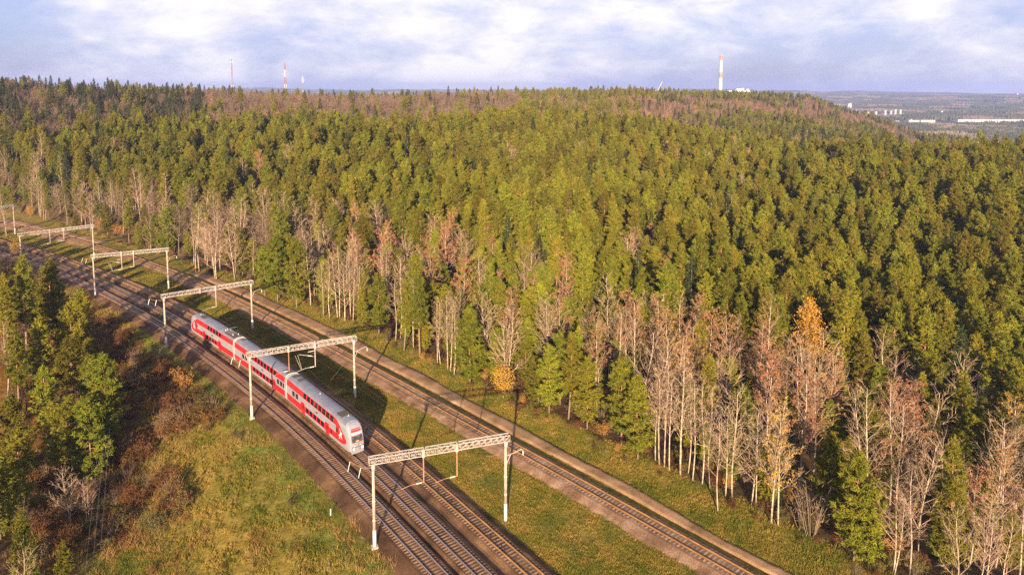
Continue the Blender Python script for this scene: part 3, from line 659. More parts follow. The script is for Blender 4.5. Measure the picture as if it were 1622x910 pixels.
# ------------------------------------------------------------------ overhead line portals
BZ = -0.85
def lattice_bay(mb_add, x0, bay, y, zb, zt, flip):
    mb_add((x0, y, zb), (x0, y, zt)); mb_add((x0, y, zt), (x0 + bay, y, zb)) if not flip else mb_add((x0, y, zb), (x0 + bay, y, zt))
def cantilever(hz, reach, full):
    """arm hung from a hanger foot at (0,0,hz), pointing to -x"""
    mb = MB(); bar(mb, (0, 0, hz + .05), (-reach * .55, 0, hz - .02), .05); bar(mb, (-reach * .55, 0, hz - .02), (-reach, .15, hz - .45), .04)
    ins = MB(); tube(ins, [(-.25, 0, hz + .05), (-.95, 0, hz + .02)], .085, 8)
    if full:
        bar(mb, (-.3, 0, hz + 2.0), (-reach * .86, 0, hz + 2.75), .055); bar(mb, (-reach * .92, 0, hz + 2.7), (-reach * .72, 0, hz - .1), .035); bar(mb, (-reach * 1.06, 0, hz + 2.65), (-reach * .76, 0, hz - .08), .03)
        tube(ins, [(-.55, 0, hz + 2.07), (-1.3, 0, hz + 2.28)], .085, 8); tube(ins, [(-.2, 0, hz + 3.0), (-1.2, 0, hz + 2.95)], .06, 6)
    return mb, ins
def portal(sl, dl, sr, dr, label, hangers, fine, rbracket=True, feeder=True, left=True, guy=None):
    a = W(sl, dl, BZ); b = W(sr, dr, BZ); v = b - a; Lb = float(np.hypot(v[0], v[1])); th = math.atan2(v[1], v[0])
    o = thing('catenary_portal', label, 'overhead line portal', tuple(a), (0, 0, th), 'overhead line portals spanning the tracks')
    zb, zt, hw = 11.2, 12.0, .36
    for x, tag in ((0, 'l'), (Lb, 'r')):
        mb = MB(); tube(mb, [(x, 0, -.6), (x, 0, 2.35)], [.235, .225], 14); tube(mb, [(x, 0, 2.35), (x, 0, 10.6)], [.215, .165], 14, 1)
        box(mb, x - .2, x + .2, -.36, .36, 10.3, 11.15, 2)
        for z in (3.6, 6.1): tube(mb, [(x, 0, z), (x, 0, z + .12)], .225, 12, 0)
        pole = obj('pole', mb.mesh('pole', [M['whitewash'], M['concrete'], M['lattice']], True), o)
        if tag == 'l':
            mb = MB(); box(mb, x - .42, x + .42, -.42, .42, -.5, .18); obj('footing', mb.mesh('footing', M['concrete']), pole)
    mb = MB(); x0, x1 = -.5, Lb + .5
    for y in (-hw, hw):
        for z in (zb, zt): box(mb, x0, x1, y - .045, y + .045, z - .045, z + .045)
    beam = obj('beam', mb.mesh('beam', M['lattice']), o)
    nb = int(round((x1 - x0) / .86)); bay = (x1 - x0) / nb
    segs = []
    for i in range(nb):
        xx = x0 + i * bay; f = i % 2
        for y in (-hw, hw):
            segs.append(((xx, y, zb), (xx, y, zt))); segs.append(((xx, y, zt), (xx + bay, y, zb)) if (xx < (x0 + x1) / 2) else ((xx, y, zb), (xx + bay, y, zt)))
        for z in (zb, zt):
            segs.append(((xx, -hw, z), (xx, hw, z))); segs.append(((xx, -hw, z), (xx + bay, hw, z)) if f else ((xx, hw, z), (xx + bay, -hw, z)))
    for y in (-hw, hw): segs.append(((x1, y, zb), (x1, y, zt)))
    if fine:
        cache = {}
        for p, q in segs:
            p, q = np.array(p), np.array(q); key = tuple(np.round(q - p, 3))
            if key not in cache:
                m_ = MB(); bar(m_, (0, 0, 0), tuple(q - p), .034); cache[key] = m_.mesh('brace', M['lattice'])
            obj('brace', cache[key], beam, tuple(p))
    else:
        m_ = MB()
        for p, q in segs: bar(m_, p, q, .038)
        obj('lattice_bracing', m_.mesh('lattice_bracing', M['lattice']), beam, kind='stuff')
    for x, drop, rusty, reach, full in hangers:
        mb = MB(); box(mb, x - .07, x + .07, -hw - .16, -hw - .05, zb - drop, zt + .35); box(mb, x - .16, x + .16, -hw - .20, -hw - .02, zb - .12, zt + .12, 1)
        h = obj('hanger', mb.mesh('hanger', [M['rust_steel'] if rusty else M['lattice'], M['lattice']]), o)
        if reach:
            arm, ins = cantilever(zb - drop, reach, full)
            c = obj('cantilever_arm', arm.mesh('cantilever_arm', M['rust_steel'] if rusty else M['lattice']), h, (x, -hw - .1, 0))
            c2 = obj('insulator', ins.mesh('insulator', M['insulator']), h, (x, -hw - .1, 0))
    if rbracket:
        mb = MB(); bar(mb, (Lb + .15, 0, 7.9), (Lb + .75, 0, 9.15), .05); bar(mb, (Lb + .15, 0, 9.0), (Lb + .75, 0, 9.15), .045); bar(mb, (Lb + .75, 0, 9.15), (Lb + 2.25, 0, 9.6), .05); bar(mb, (Lb + 2.25, 0, 9.62), (Lb + 2.5, 0, 9.3), .045)
        br = obj('side_bracket', mb.mesh('side_bracket', M['lattice']), o)
        mb = MB(); tube(mb, [(Lb + 2.5, 0, 9.3), (Lb + 2.5, 0, 8.75)], .09, 8); obj('insulator', mb.mesh('insulator', M['insulator']), br)
    if feeder:
        mb = MB(); bar(mb, (-.1, 0, 10.6), (-1.5, 0, 10.9), .04); bar(mb, (-1.5, 0, 10.9), (-2.6, 1.9, 10.9), .03)
        fb = obj('feeder_bracket', mb.mesh('feeder_bracket', M['rust_steel']), o)
        for p in ((-1.5, 0), (-2.6, 1.9)):
            mb = MB(); tube(mb, [(p[0], p[1], 10.9), (p[0] - .35, p[1] - .25, 9.75)], [.055, .04], 8); obj('insulator', mb.mesh('insulator', M['insulator']), fb)
    if guy:
        p = W(guy[0], guy[1], -.9) - b; c, s_ = math.cos(-th), math.sin(-th); g = (Lb + p[0] * c - p[1] * s_, p[0] * s_ + p[1] * c, -.05)
        top = np.array((Lb, 0, 9.2)); g = np.array(g); mb = MB(); bar(mb, tuple(top), tuple(g), .03); gw = obj('guy_wire', mb.mesh('guy_wire', M['wire']), o)
        mb = MB(); k = top + (g - top) * .93; k2 = top + (g - top) * .99; tube(mb, [tuple(k), tuple(k2)], .1, 8); obj('insulator', mb.mesh('insulator', M['insulator']), gw)
    return o
portal(13.5, -7.5, 8.2, 9.2, 'nearest lattice portal with two rust brown hangers, ahead of the train nose', [(6.3, 3.5, True, 2.9, False), (10.7, 3.5, True, 2.9, False)], True)
portal(58.8, -9.1, 55.5, 8.9, 'lattice portal spanning the train, its right pole stayed by a guy wire', [(6.5, 3.6, True, 2.7, False), (11.1, 3.6, False, 3.3, True)], False, guy=(59.6, 3.0))
portal(106.1, -13.8, 106.0, 5.3, 'lattice portal standing just behind the tail of the train', [(7.5, .3, True, 0, False), (10.9, 4.0, False, 3.0, False)], False)
portal(159.4, -21.6, 156.0, -3.5, 'lattice portal with two pale hangers, near the lone round pine', [(6.9, 4.1, False, 3.2, True), (9.9, 3.6, False, 2.6, False)], False)
portal(206.5, -36.5, 209.5, -16.2, 'distant lattice portal, its pale hangers over the bend of the tracks', [(8.0, 3.6, False, 2.6, False), (11.9, 3.3, False, 2.4, False)], False, False, False)
portal(262, -58, 277, -36.0, 'farthest bluish lattice portal half hidden by a white birch at the bend', [(9.0, 3.6, False, 2.6, False)], False, True, False)

# ------------------------------------------------------------------ wires, markers
def wire(tk, s0, s1, z, r, sag=0.0, sup=(10, 56, 104, 155, 208, 270)):
    S = np.arange(s0, s1, 4.0); zz = np.full(len(S), z)
    if sag:
        ss = np.array([-36] + list(sup) + [320.]); i = np.clip(np.searchsorted(ss, S) - 1, 0, len(ss) - 2); f = (S - ss[i]) / (ss[i + 1] - ss[i]); zz = z - sag * 4 * f * (1 - f)
    P = W(S, tk(S), 0); P[:, 2] = zz; mb = MB(); tube(mb, P, r, 3); return mb
for tk, lab in ((t1, 'outermost overhead wires above the embankment side track'), (t2, 'overhead wires running above the red train'), (t3, 'overhead wires above the dull track beyond the train'), (lambda s: t4(s) - 1.0, 'overhead wires above the rusty track by the dirt road')):
    o = thing('overhead_wire', lab, 'overhead wire', group='overhead wires along the railway')
    obj('contact_wire', wire(tk, -36, 322, 6.15, .011).mesh('contact_wire', M['wire']), o)
    obj('carrier_wire', wire(tk, -36, 322, 8.0, .012, 1.0).mesh('carrier_wire', M['wire']), o)
def marker(s, d, lab, h=.5):
    p = W(s, d, -.95); mb = MB(); tube(mb, [(0, 0, -.2), (0, 0, h)], .09, 8); tube(mb, [(0, 0, h), (.0, 0, h + .14)], [.13, .05], 8, 1)
    o = thing('marker_post', lab, 'marker post', tuple(p), group='low white marker posts by the tracks'); me = mb.mesh('post', [M['whitewash'], M['lattice']]); obj('post', me, o)
marker(23.5, -9.2, 'low white marker post in the grass left of the nearest portal', .8)
marker(127, float(t3(127)) - 2.5, 'low white marker post between the tracks behind the train')
marker(62, float(t3(62)) - 1.9, 'low white marker post beside the middle of the train')
marker(49, float(t3(49)) - 1.9, 'low white marker post beside the front carriage of the train')
# lone power line crossing the ravine: an A-frame and three wires
p = W(152, -30.5, 0); gz = float(ground(p[0], p[1]))
o = thing('wooden_pole', 'wooden A frame pole rising behind the dark pines beside the tracks', 'power pole', (p[0], p[1], gz))
for dx in (-1.1, 1.1):
    mb = MB(); tube(mb, [(dx, 0, -.4), (0.12 * np.sign(dx), 0, 7.2)], [.16, .12], 8); obj('leg', mb.mesh('leg', M['grey_bark']), o)
mb = MB(); bar(mb, (-1.0, 0, 6.7), (1.0, 0, 6.7), .06); obj('crossarm', mb.mesh('crossarm', M['grey_bark']), o)
for k in (-1, 0, 1):
    a = W(6 + k * .6, -40.5 + k * .8, 0); c = W(76 + k * .6, -29.0 + k * .8, 0); P = []
    for f in np.linspace(-.6, .8, 24):
        q = a + (c - a) * f; P.append((q[0], q[1], 2.2 - 2.0 * 4 * (f + .6) / 1.4 * (1 - (f + .6) / 1.4)))
    mb = MB(); tube(mb, P, .014, 3)
    obj('power_line_wire', mb.mesh('power_line_wire', M['lattice']), label='thin pale power line wire over the ravine, ' + ('nearest the tracks', 'middle of the three', 'farthest from the tracks')[1 - k], cat='wire', group='power line wires over the ravine')

# ------------------------------------------------------------------ tree makers
def frame_rand(rng, n): 
    v = rng.normal(size=(n, 3)); return v / np.linalg.norm(v, axis=1)[:, None]
def sprays(mb, C, out, rng, n, ln, wd, up=.5, outb=.6, m=0, spread=.12, face=0.0):
    """leaf-sized triangles round each centre C, leaning outwards and up"""
    k = len(C); c = np.repeat(C, n, 0); o = np.repeat(out, n, 0)
    d = frame_rand(rng, k * n) + o * outb + np.array([0, 0, up]); d /= np.linalg.norm(d, axis=1)[:, None]
    fc = (o + np.array([0, 0, .25 if face else 0])) * face + frame_rand(rng, k * n) * .7; w = np.cross(d, fc); w /= np.linalg.norm(w, axis=1)[:, None] + 1e-6
    L = ln * rng.uniform(.65, 1.25, (k * n, 1)); Wd = wd * rng.uniform(.7, 1.3, (k * n, 1))
    b = c + rng.normal(size=(k * n, 3)) * spread
    V = np.stack([b - w * Wd * .5, b + w * Wd * .5, b + d * L], 1).reshape(-1, 3)
    mb.add(V, np.arange(k * n * 3).reshape(-1, 3), m)
def slivers(mb, A, B, wd, rng, m=0):
    d = B - A; w = np.cross(d, frame_rand(rng, len(A))); w /= np.linalg.norm(w, axis=1)[:, None] + 1e-6
    V = np.stack([A - w * wd * .5, A + w * wd * .5, B], 1).reshape(-1, 3); mb.add(V, np.arange(len(A) * 3).reshape(-1, 3), m)

def pine(seed, H, base, Rm, shape='mature', n=20, ln=.52, wd=.155, dens=1.0):
    rng = np.random.default_rng(seed); tr = MB(); cr = MB()
    bend = rng.normal(size=2) * .25; zs = np.linspace(-.4, H * .97, 9); f = np.clip(zs / H, 0, 1)
    P = np.stack([bend[0] * np.sin(f * 2.4), bend[1] * np.sin(f * 2.1), zs], -1); r0 = .012 * H
    tube(tr, P, r0 * (1 - f * .82), 7)
    axis = lambda z: np.array([np.interp(z, zs, P[:, 0]), np.interp(z, zs, P[:, 1]), z])
    if shape == 'mature': px, py = (0, .12, .35, .65, .85, 1), (.55, .9, 1, .78, .5, .12)
    elif shape == 'slim': px, py = (0, .15, .45, .8, 1), (.6, .95, .88, .48, .08)
    else: px, py = (0, .1, .4, .75, 1), (.8, 1, .8, .42, .06)
    z = H * base; C = []; O = []
    while z < H * .975:
        t = (z - H * base) / (H * (1 - base)); nb = rng.integers(4, 6) if t < .85 else 3
        a0 = rng.uniform(0, 6.28)
        for j in range(nb):
            if rng.uniform() < .08: continue
            az = a0 + j * 6.28 / nb + rng.normal() * .25; L = Rm * np.interp(t, px, py) * rng.uniform(.7, 1.15)
            el = np.radians(np.interp(t, (0, .5, 1), (-4, 18, 58)) + rng.normal() * 8)
            a = axis(z + rng.normal() * .15); h = np.array([np.cos(az), np.sin(az), 0]); d = h * np.cos(el) + np.array([0, 0, np.sin(el)])
            tip = a + d * L + np.array([0, 0, .18 * L])
            tube(tr, [a, a + d * L * .55, tip], [.045 + .012 * L, .03, .012], 3, 0, False)
            side = np.cross(h, [0, 0, 1.0]); m = max(2, int(round(L * 2.9 * dens)))
            for q in range(m):
                fr = .16 + .84 * (q + rng.uniform(.2, .8)) / m; lat = rng.uniform(-1, 1) * L * .34 * (1.15 - fr * .6)
                C.append(a + d * L * fr + np.array([0, 0, .18 * L * fr * fr + rng.normal() * .1]) + side * lat); O.append(h * .8 + side * np.sign(lat) * .35)
        z += rng.uniform(.62, .9) * (1.0 if H > 13 else .75)
    C.append(axis(H)); O.append(np.array([0, 0, 1.0]))
    sprays(cr, np.array(C), np.array(O), rng, n, ln, wd, face=.75)
    return tr, cr
def spruce(seed, H, Rm, base=.06, n=9):
    rng = np.random.default_rng(seed); tr = MB(); cr = MB(); tube(tr, [(0, 0, -.4), (0, 0, H * .98)], [.012 * H, .02], 6)
    z = H * base; C = []; O = []
    while z < H:
        t = (z - H * base) / (H * (1 - base)); L = Rm * (1 - t) ** .85 * rng.uniform(.8, 1.1) + .1; nb = max(4, int(L * 3.4)); a0 = rng.uniform(0, 6)
        for j in range(nb):
            az = a0 + j * 6.28 / nb + rng.normal() * .2; h = np.array([np.cos(az), np.sin(az), 0])
            for fr in (.45, .75, 1.0) if L > 1 else (.8,):
                C.append(np.array([0, 0, z]) + h * L * fr * rng.uniform(.85, 1.1) + np.array([0, 0, -.30 * L * fr])); O.append(h + np.array([0, 0, -.35]))
        z += .55 + .25 * (1 - t)
    C.append(np.array([0, 0, H])); O.append(np.array([0, 0, 1.0])); sprays(cr, np.array(C), np.array(O), rng, n, .6, .26, up=.12, outb=.9, face=.8)
    return tr, cr
def bare(seed, H, first=.35, spread=.30, stems=1, prim=26, leaf=0, tw=.05, fine=7, wide=1.0, dome=False, lean=.5):
    """leafless broadleaf: trunk and limbs in one mesh, the fine twigs (and a few leaves) as the crown"""
    rng = np.random.default_rng(seed); tr = MB(); cr = MB(); LC = []
    for st in range(stems):
        off = rng.normal(size=2) * (.45 if stems > 1 else 0); top = off + rng.normal(size=2) * lean * (1.6 if stems > 1 else 1); Hs = H * (1 if st == 0 else rng.uniform(.75, .97))
        zs = np.linspace(-.4, Hs, 8); f = np.clip(zs / Hs, 0, 1); wv = rng.normal(size=2) * .18
        P = np.stack([off[0] + (top - off)[0] * f + wv[0] * np.sin(f * 6), off[1] + (top - off)[1] * f + wv[1] * np.sin(f * 5), zs], -1)
        tube(tr, P, .0074 * Hs * (1 - f * .88) + .012, 6)
        A2, B2, A3, B3 = [], [], [], []
        for i in range(prim):
            t = first + (1 - first) * (i + rng.uniform(0, .9)) / prim; a = np.array([np.interp(t, f, P[:, 0]), np.interp(t, f, P[:, 1]), t * Hs])
            az = i * 2.4 + rng.normal() * .3; ang = np.radians(rng.uniform(28, 50) * wide)
            rel = (t - first) / (1 - first); L = Hs * spread * (1.05 - .72 * rel if not dome else (1.0 - .55 * rel)) * rng.uniform(.65, 1.15)
            h = np.array([np.cos(az), np.sin(az), 0]); d = h * np.sin(ang) + np.array([0, 0, np.cos(ang)]); mid = a + d * L * .5; end = a + d * L + np.array([0, 0, .12 * L])
            tube(tr, [a, mid, end], [.011 * L + .016, .008 * L + .008, .008], 3, 1, False)
            k = max(3, int(L * 2.2))
            for q in range(k):
                fr = .25 + .75 * (q + rng.uniform()) / k; o = a + (mid - a) * min(1, fr * 2) + (end - mid) * max(0, fr * 2 - 1)
                dd = d + frame_rand(rng, 1)[0] * .75; dd[2] += .15; dd /= np.linalg.norm(dd); e = o + dd * L * rng.uniform(.25, .5)
                A2.append(o); B2.append(e)
                for w in range(fine):
                    oo = o + (e - o) * rng.uniform(.3, 1.0); d3 = dd + frame_rand(rng, 1)[0] * .8; d3 /= np.linalg.norm(d3)
                    A3.append(oo); B3.append(oo + d3 * rng.uniform(.35, .95))
                    if leaf and rng.uniform() < leaf: LC.append(oo + d3 * .4)
        slivers(cr, np.array(A2), np.array(B2), tw * 1.2, rng, 0); slivers(cr, np.array(A3), np.array(B3), tw * .8, rng, 0)
    if leaf and LC:
        C = np.array(LC); sprays(cr, C, np.zeros_like(C), rng, 3, .26, .2, 0, 0, 1, .12)
    return tr, cr
def leafy(seed, H, R_, n=260, base=.3, m_leaf=7, size=.42, stems=1):
    rng = np.random.default_rng(seed); tr, _ = bare(seed, H * .95, max(.2, base), .30, stems, 16, 0, .04, 0 + 1); cr = MB(); C = []; O = []
    while len(C) < n:
        v = rng.uniform(-1, 1, 3); l = np.linalg.norm(v)
        if l > 1 or l < .35: continue
        rr = 1 + .28 * math.sin(5 * math.atan2(v[1], v[0]) + seed) * (1 - abs(v[2])) + .15 * math.sin(v[2] * 7 + seed)
        if rng.uniform() < .30 and math.sin(v[0] * 6 + seed) * math.sin(v[1] * 5 + 1) * math.sin(v[2] * 6) > .1: continue
        tp = 1.2 - .75 * (v[2] + 1) / 2 if H > 10 else 1.0; C.append(np.array([v[0] * R_ * rr * tp, v[1] * R_ * rr * tp, H * (base + 1) / 2 + v[2] * H * (1 - base) / 2])); O.append(v * .6)
    sprays(cr, np.array(C), np.array(O), rng, m_leaf, size, size * .7, .1, .3, 0, .3)
    return tr, cr
def shrub(seed, H, R_, n=120, leaf=True, m_leaf=6, size=.2):
    rng = np.random.default_rng(seed); tr = MB(); cr = MB(); C = []
    for i in range(14):
        az = rng.uniform(0, 6.28); rr = R_ * rng.uniform(.2, .9); hh = H * rng.uniform(.6, 1.0); b = np.array([np.cos(az), np.sin(az), 0]) * rr * .15
        e = np.array([np.cos(az) * rr, np.sin(az) * rr, hh]); mid = (b + e) / 2 + np.array([0, 0, hh * .12]); tube(tr, [b + [0, 0, -.2], mid, e], [.035, .025, .01], 3, 0, False)
        k = max(3, n // 14)
        for q in range(k): f = rng.uniform(.35, 1.05); C.append(b + (e - b) * f + rng.normal(size=3) * [R_ * .18, R_ * .18, H * .09])
    C = np.array(C); C[:, 2] = np.maximum(C[:, 2], .1)
    if leaf: sprays(cr, C, np.zeros_like(C), rng, m_leaf, size, size * .7, .2, 0, 0, size * .6)
    A = C; B = C + frame_rand(rng, len(C)) * .45 + np.array([0, 0, .3]); slivers(cr, A, B, .05, rng, 1)
    return tr, cr
PROTO = {}
def proto(kind, pair, tm, cm):
    tr, cr = pair; PROTO.setdefault(kind, []).append((tr.mesh('trunk', tm, True), cr.mesh('crown', cm)))
for i in range(7): proto('pine', pine(10 + i, 18 + i * .8, .36 + .05 * (i % 3), 2.55 + .28 * (i % 3), 'slim' if i % 3 == 1 else 'mature', ln=.48, wd=.145), M['pine_bark'], M['needle'])
for i in range(4): proto('broad_pine', pine(30 + i, 15.0 + i * .7, .12 + .05 * (i % 2), 3.25 + .3 * (i % 2), 'mature', dens=1.0, n=20, ln=.55, wd=.165), M['pine_bark'], M['needle_young'])
for i in range(3): proto('young_pine', pine(50 + i, 9.5 + i * .9, .08, 2.4, 'cone'), M['pine_bark'], M['needle_young'])
for i in range(3): proto('spruce', spruce(60 + i, 19 + i * 1.5, 3.0), M['grey_bark'], M['spruce'])
for i in range(4): proto('birch', bare(70 + i, 16.5 + i, .34, .20, 1 + (i == 3), 22, fine=5), [M['birch_bark'], M['birch_limb']], M['twig'])
for i in range(3): proto('wide_birch', bare(80 + i, 14 + i, .22, .34, 1 + (i > 0), 20, fine=5, wide=1.1), [M['birch_bark'], M['birch_limb']], M['twig'])
for i in range(3): proto('leafy_birch', bare(90 + i, 15.5 + i, .25, .24, 1 + i % 2, 24, .17), [M['birch_bark'], M['birch_limb']], [M['twig'], M['leaf_gold']])
for i in range(3): proto('rusty_birch', bare(95 + i, 15 + i, .38, .20, 1, 24, .38), [M['birch_bark'], M['birch_limb']], [M['twig'], M['leaf_rust']])
for i in range(3): proto('brown_tree', bare(100 + i, 14 + i, .28, .34, 1, 24, 0, .07, 9, 1.15, True), [M['grey_bark'], M['grey_bark']], M['twig_brown'])
for i in range(2): proto('golden_tree', leafy(110 + i, 7 + 11 * i, 2.0 + .55 * i, 200 + 220 * i, .2 + .22 * i, 8, .26 + .05 * i), [M['birch_bark'], M['birch_limb']], M['leaf_gold'])
for i in range(2): proto('golden_shrub', shrub(120 + i, 3.6, 2.0, 200), M['grey_bark'], [M['leaf_gold'], M['twig_brown']])
for i in range(3): proto('brown_shrub', shrub(130 + i, 2.6, 2.1, 190), M['grey_bark'], [M['leaf_brown'], M['twig_brown']])
for i in range(2): proto('olive_shrub', shrub(140 + i, 2.4, 2.0, 190), M['grey_bark'], [M['leaf_olive'], M['twig_brown']])
for i in range(2): proto('bare_shrub', shrub(150 + i, 4.2, 2.2, 210, False), M['grey_bark'], [M['leaf_brown'], M['twig_brown']])
PH = {k: [max(v.co.z for v in c.vertices) for _, c in L] for k, L in PROTO.items()}

# ------------------------------------------------------------------ where the trees stand
def to_px(x, y, z):
    p = math.radians(6); y = y - CAMY; yy = y * math.cos(p) - (z - EYE) * math.sin(p); up = y * math.sin(p) + (z - EYE) * math.cos(p)
    return 811 + FPX * x / yy, 257.8 - FPX * up / yy
TREES = []   # kind, variant, x, y, z, scale, rotation, note
trng = np.random.default_rng(42)
def put(kind, x, y, h=None, note=None, var=None, sc=None):
    v = int(trng.integers(len(PROTO[kind]))) if var is None else var
    s = (h / PH[kind][v]) if h else (sc or trng.uniform(.74, 1.2))
    TREES.append([kind, v, float(x), float(y), float(ground(x, y)), s, float(trng.uniform(0, 6.28)), note]); return TREES[-1]
SPECIAL = []
def place(kind, s, d, h=None, note=None, var=None):
    if kind == 'golden_tree': var = 0 if h < 10 else 1
    p = W(s, d, 0); SPECIAL.append((p[0], p[1], 5.0 if kind == 'golden_tree' and d > 60 else 3.4 if d - float(edge(s)) > 8 else 2.0))
    if d - float(edge(s)) > 8:   # a small opening on the camera side, along the line of sight
        q = p[:2] * (1 - (7.5 if kind == 'golden_tree' else 4.5) / np.hypot(p[0], p[1])); SPECIAL.append((q[0], q[1], 4.5 if kind == 'golden_tree' else 2.6))
    return put(kind, p[0], p[1], h, note, var)
for k, s_, d_, h_, nt_ in [  # single trees in these tables: positions and heights unprojected from image pixels
 ('birch', -7.9, 33.6, 15.4, 'thin white birch standing alone on the grass in front of the wood edge'), ('broad_pine', -24.4, 38.2, 14.4, 'bright green bushy pine at the wood edge between bare birches near the photo bottom'), ('golden_tree', 38.2, 30.7, 7.2, 'small round golden leaved tree glowing at the wood edge by the dirt road'), ('broad_pine', 203.0, 5.3, 17.9, 'lone round topped pine by the dirt road, standing clear of the bare birches'), ('golden_tree', 315.8, -29.0, 5.7, 'tiny yellow tree under the dark wood beside the far end of the dirt road'), ('golden_tree', 9.5, 85.0, 23, 'tall orange gold tree rising above birch stems from the dark pines of the lower slope'),
 ('birch', 92.7, -43.3, 15, 'white birch stem among the dark pines at the left border of the photo'), ('birch', 270.6, -39.1, 18.9, 'white birch standing in front of the farthest portal at the left border'), ('golden_shrub', 80.2, -15.7, 5.5, 'bright yellow shrub at the top of the embankment slope beside the train'), ('golden_shrub', 78.5, -22.1, 3.6, 'small yellow shrub lower in the dark ravine'), ('golden_shrub', 235.8, -37.3, 6.2, 'ochre yellow shrub at the foot of the fifth portal')]:
    place(k, s_, d_, h_, nt_)
for k, s_, d_, h_ in [
 ('wide_birch', 158.8, 10.8, 22), ('birch', 165.0, 9.1, 21.2), ('wide_birch', 152.6, 14.7, 19.2), ('birch', 170.5, 7.7, 22), ('birch', 101.4, 23.0, 17.0), ('birch', 104.3, 22.4, 15.0),
 ('wide_birch', 97.4, 25.0, 18.1), ('birch', 100.4, 24.8, 20.0), ('birch', 60.1, 29.6, 14.4), ('birch', 59.3, 29.9, 15.2), ('birch', 55.2, 29.5, 16.9), ('birch', 53.0, 29.2, 14.9),
 ('birch', 4.6, 36.3, 17.8), ('birch', 3.0, 36.2, 15.4), ('birch', 1.1, 36.5, 20.2), ('birch', -1.0, 36.7, 15.6), ('birch', -2.5, 37.0, 16.9), ('birch', -3.9, 37.0, 16.5),
 ('birch', 0.8, 37.9, 14.7), ('wide_birch', -6.4, 37.3, 17.2), ('birch', 6.1, 36.6, 14.2), ('leafy_birch', -13.9, 36.9, 17.8), ('leafy_birch', -14.8, 37.1, 16.7), ('wide_birch', -10.6, 38.0, 14.9),
 ('bare_shrub', -18.6, 38.6, 9.3), ('broad_pine', -25.6, 38.8, 10.8), ('wide_birch', -28.1, 39.6, 13.4), ('birch', -29.5, 41.5, 14.3), ('bare_shrub', -16.7, 39.3, 6.6), ('pine', 70.9, 27.5, 16.4),
 ('broad_pine', 83.6, 27.7, 15.1), ('broad_pine', 89.8, 26.5, 10.1), ('broad_pine', 47.2, 29.3, 16.3), ('broad_pine', 12.9, 36.1, 15.3), ('broad_pine', 7.9, 34.6, 14.0), ('pine', 24.5, 34.8, 16.5),
 ('broad_pine', 20.1, 35.2, 13.3), ('broad_pine', 28.3, 33.6, 13.3), ('pine', 65.6, 28.5, 19.4), ('broad_pine', 124.5, 17.6, 18.9), ('broad_pine', 115.8, 19.7, 19.2), ('broad_pine', 131.2, 16.3, 15.2),
 ('golden_shrub', 258.6, -8.3, 5.4), ('golden_shrub', 248.9, -5.1, 5.5), ('golden_shrub', 236.9, -1.4, 6.3), ('golden_shrub', 244.1, -3.6, 5.0), ('golden_shrub', 17.0, 35.9, 3.2), ('golden_shrub', 34.2, 32.5, 2.3),
 ('rusty_birch', 60.9, 65.7, 19.6), ('rusty_birch', 46.8, 85.5, 19.6), ('rusty_birch', 23.3, 40.6, 18.6), ('rusty_birch', -18.0, 70.8, 17.6), ('rusty_birch', 28.0, 55.6, 18.6), ('rusty_birch', 15.4, 56.2, 18.6),
 ('wide_birch', 95.2, 99.4, 19.6), ('wide_birch', 96.6, 60.1, 18.6), ('wide_birch', 69.7, 98.8, 19.6), ('wide_birch', 40.1, 43.4, 18.6), ('birch', 156.7, 41.6, 19.6), ('wide_birch', 201.9, 36.3, 19.6),
 ('rusty_birch', 71.6, 110.0, 19.6), ('rusty_birch', -10.3, 77.7, 17.6), ('rusty_birch', -11.8, 80.3, 17.6), ('wide_birch', -0.2, 77.8, 17.6), ('leafy_birch', 165.1, 42.3, 19.6), ('leafy_birch', 158.9, 49.0, 18.6),
 ('wide_birch', -1.1, 63.5, 20.6), ('wide_birch', 2.1, 72.0, 20.6), ('wide_birch', 3.1, 78.0, 20.6), ('leafy_birch', 25.7, 71.0, 17.6), ('wide_birch', 156.8, 49.3, 19.6), ('wide_birch', 155.9, 35.0, 19.6),
 ('birch', 197.5, 20.6, 19.6), ('wide_birch', 9.2, 57.9, 18.6), ('wide_birch', 14.8, 43.8, 19.6), ('wide_birch', 9.7, 41.8, 20.6), ('birch', 25.0, 41.8, 18.6),
 ('wide_birch', -24.2, 64.2, 16.6), ('rusty_birch', -30.1, 58.0, 14.6), ('wide_birch', -33.7, 51.0, 12.6), ('wide_birch', -36.6, 50.3, 11.6), ('wide_birch', -34.4, 41.4, 11.6)]:
    place(k, s_, d_, h_)
# the pines and bare trees beyond the ravine on the left
for k, s_, d_, h_ in [
 ('wide_birch', 50.8, -37.7, 9.6), ('wide_birch', 51.5, -35.0, 6.9), ('brown_tree', 49.6, -42.6, 7.1), ('young_pine', 38.3, -39.2, 5.7), ('young_pine', 37.6, -42.6, 5.6), ('young_pine', 37.7, -44.4, 4.4),
 ('pine', 104, -39.7, 21.5), ('broad_pine', 113, -34.9, 21), ('pine', 105, -30, 18.5), ('broad_pine', 72, -30, 18), ('pine', 83, -33.7, 19), ('broad_pine', 94, -37.7, 16),
 ('pine', 89, -41.8, 16.5), ('broad_pine', 62, -33.5, 15.5), ('pine', 61, -38.2, 16), ('broad_pine', 66, -43, 16), ('pine', 101, -42.5, 18.7), ('pine', 76, -38.2, 17),
 ('broad_pine', 98, -32.5, 19), ('pine', 90, -30, 15), ('pine', 110, -44, 19), ('broad_pine', 68, -35.5, 14), ('pine', 121, -39, 18), ('broad_pine', 57, -43, 14), ('broad_pine', 52, -45.5, 13), ('pine', 47, -47.5, 13), ('young_pine', 44, -43, 8.5), ('broad_pine', 79, -31, 16)]:
    place(k, s_, d_, h_)


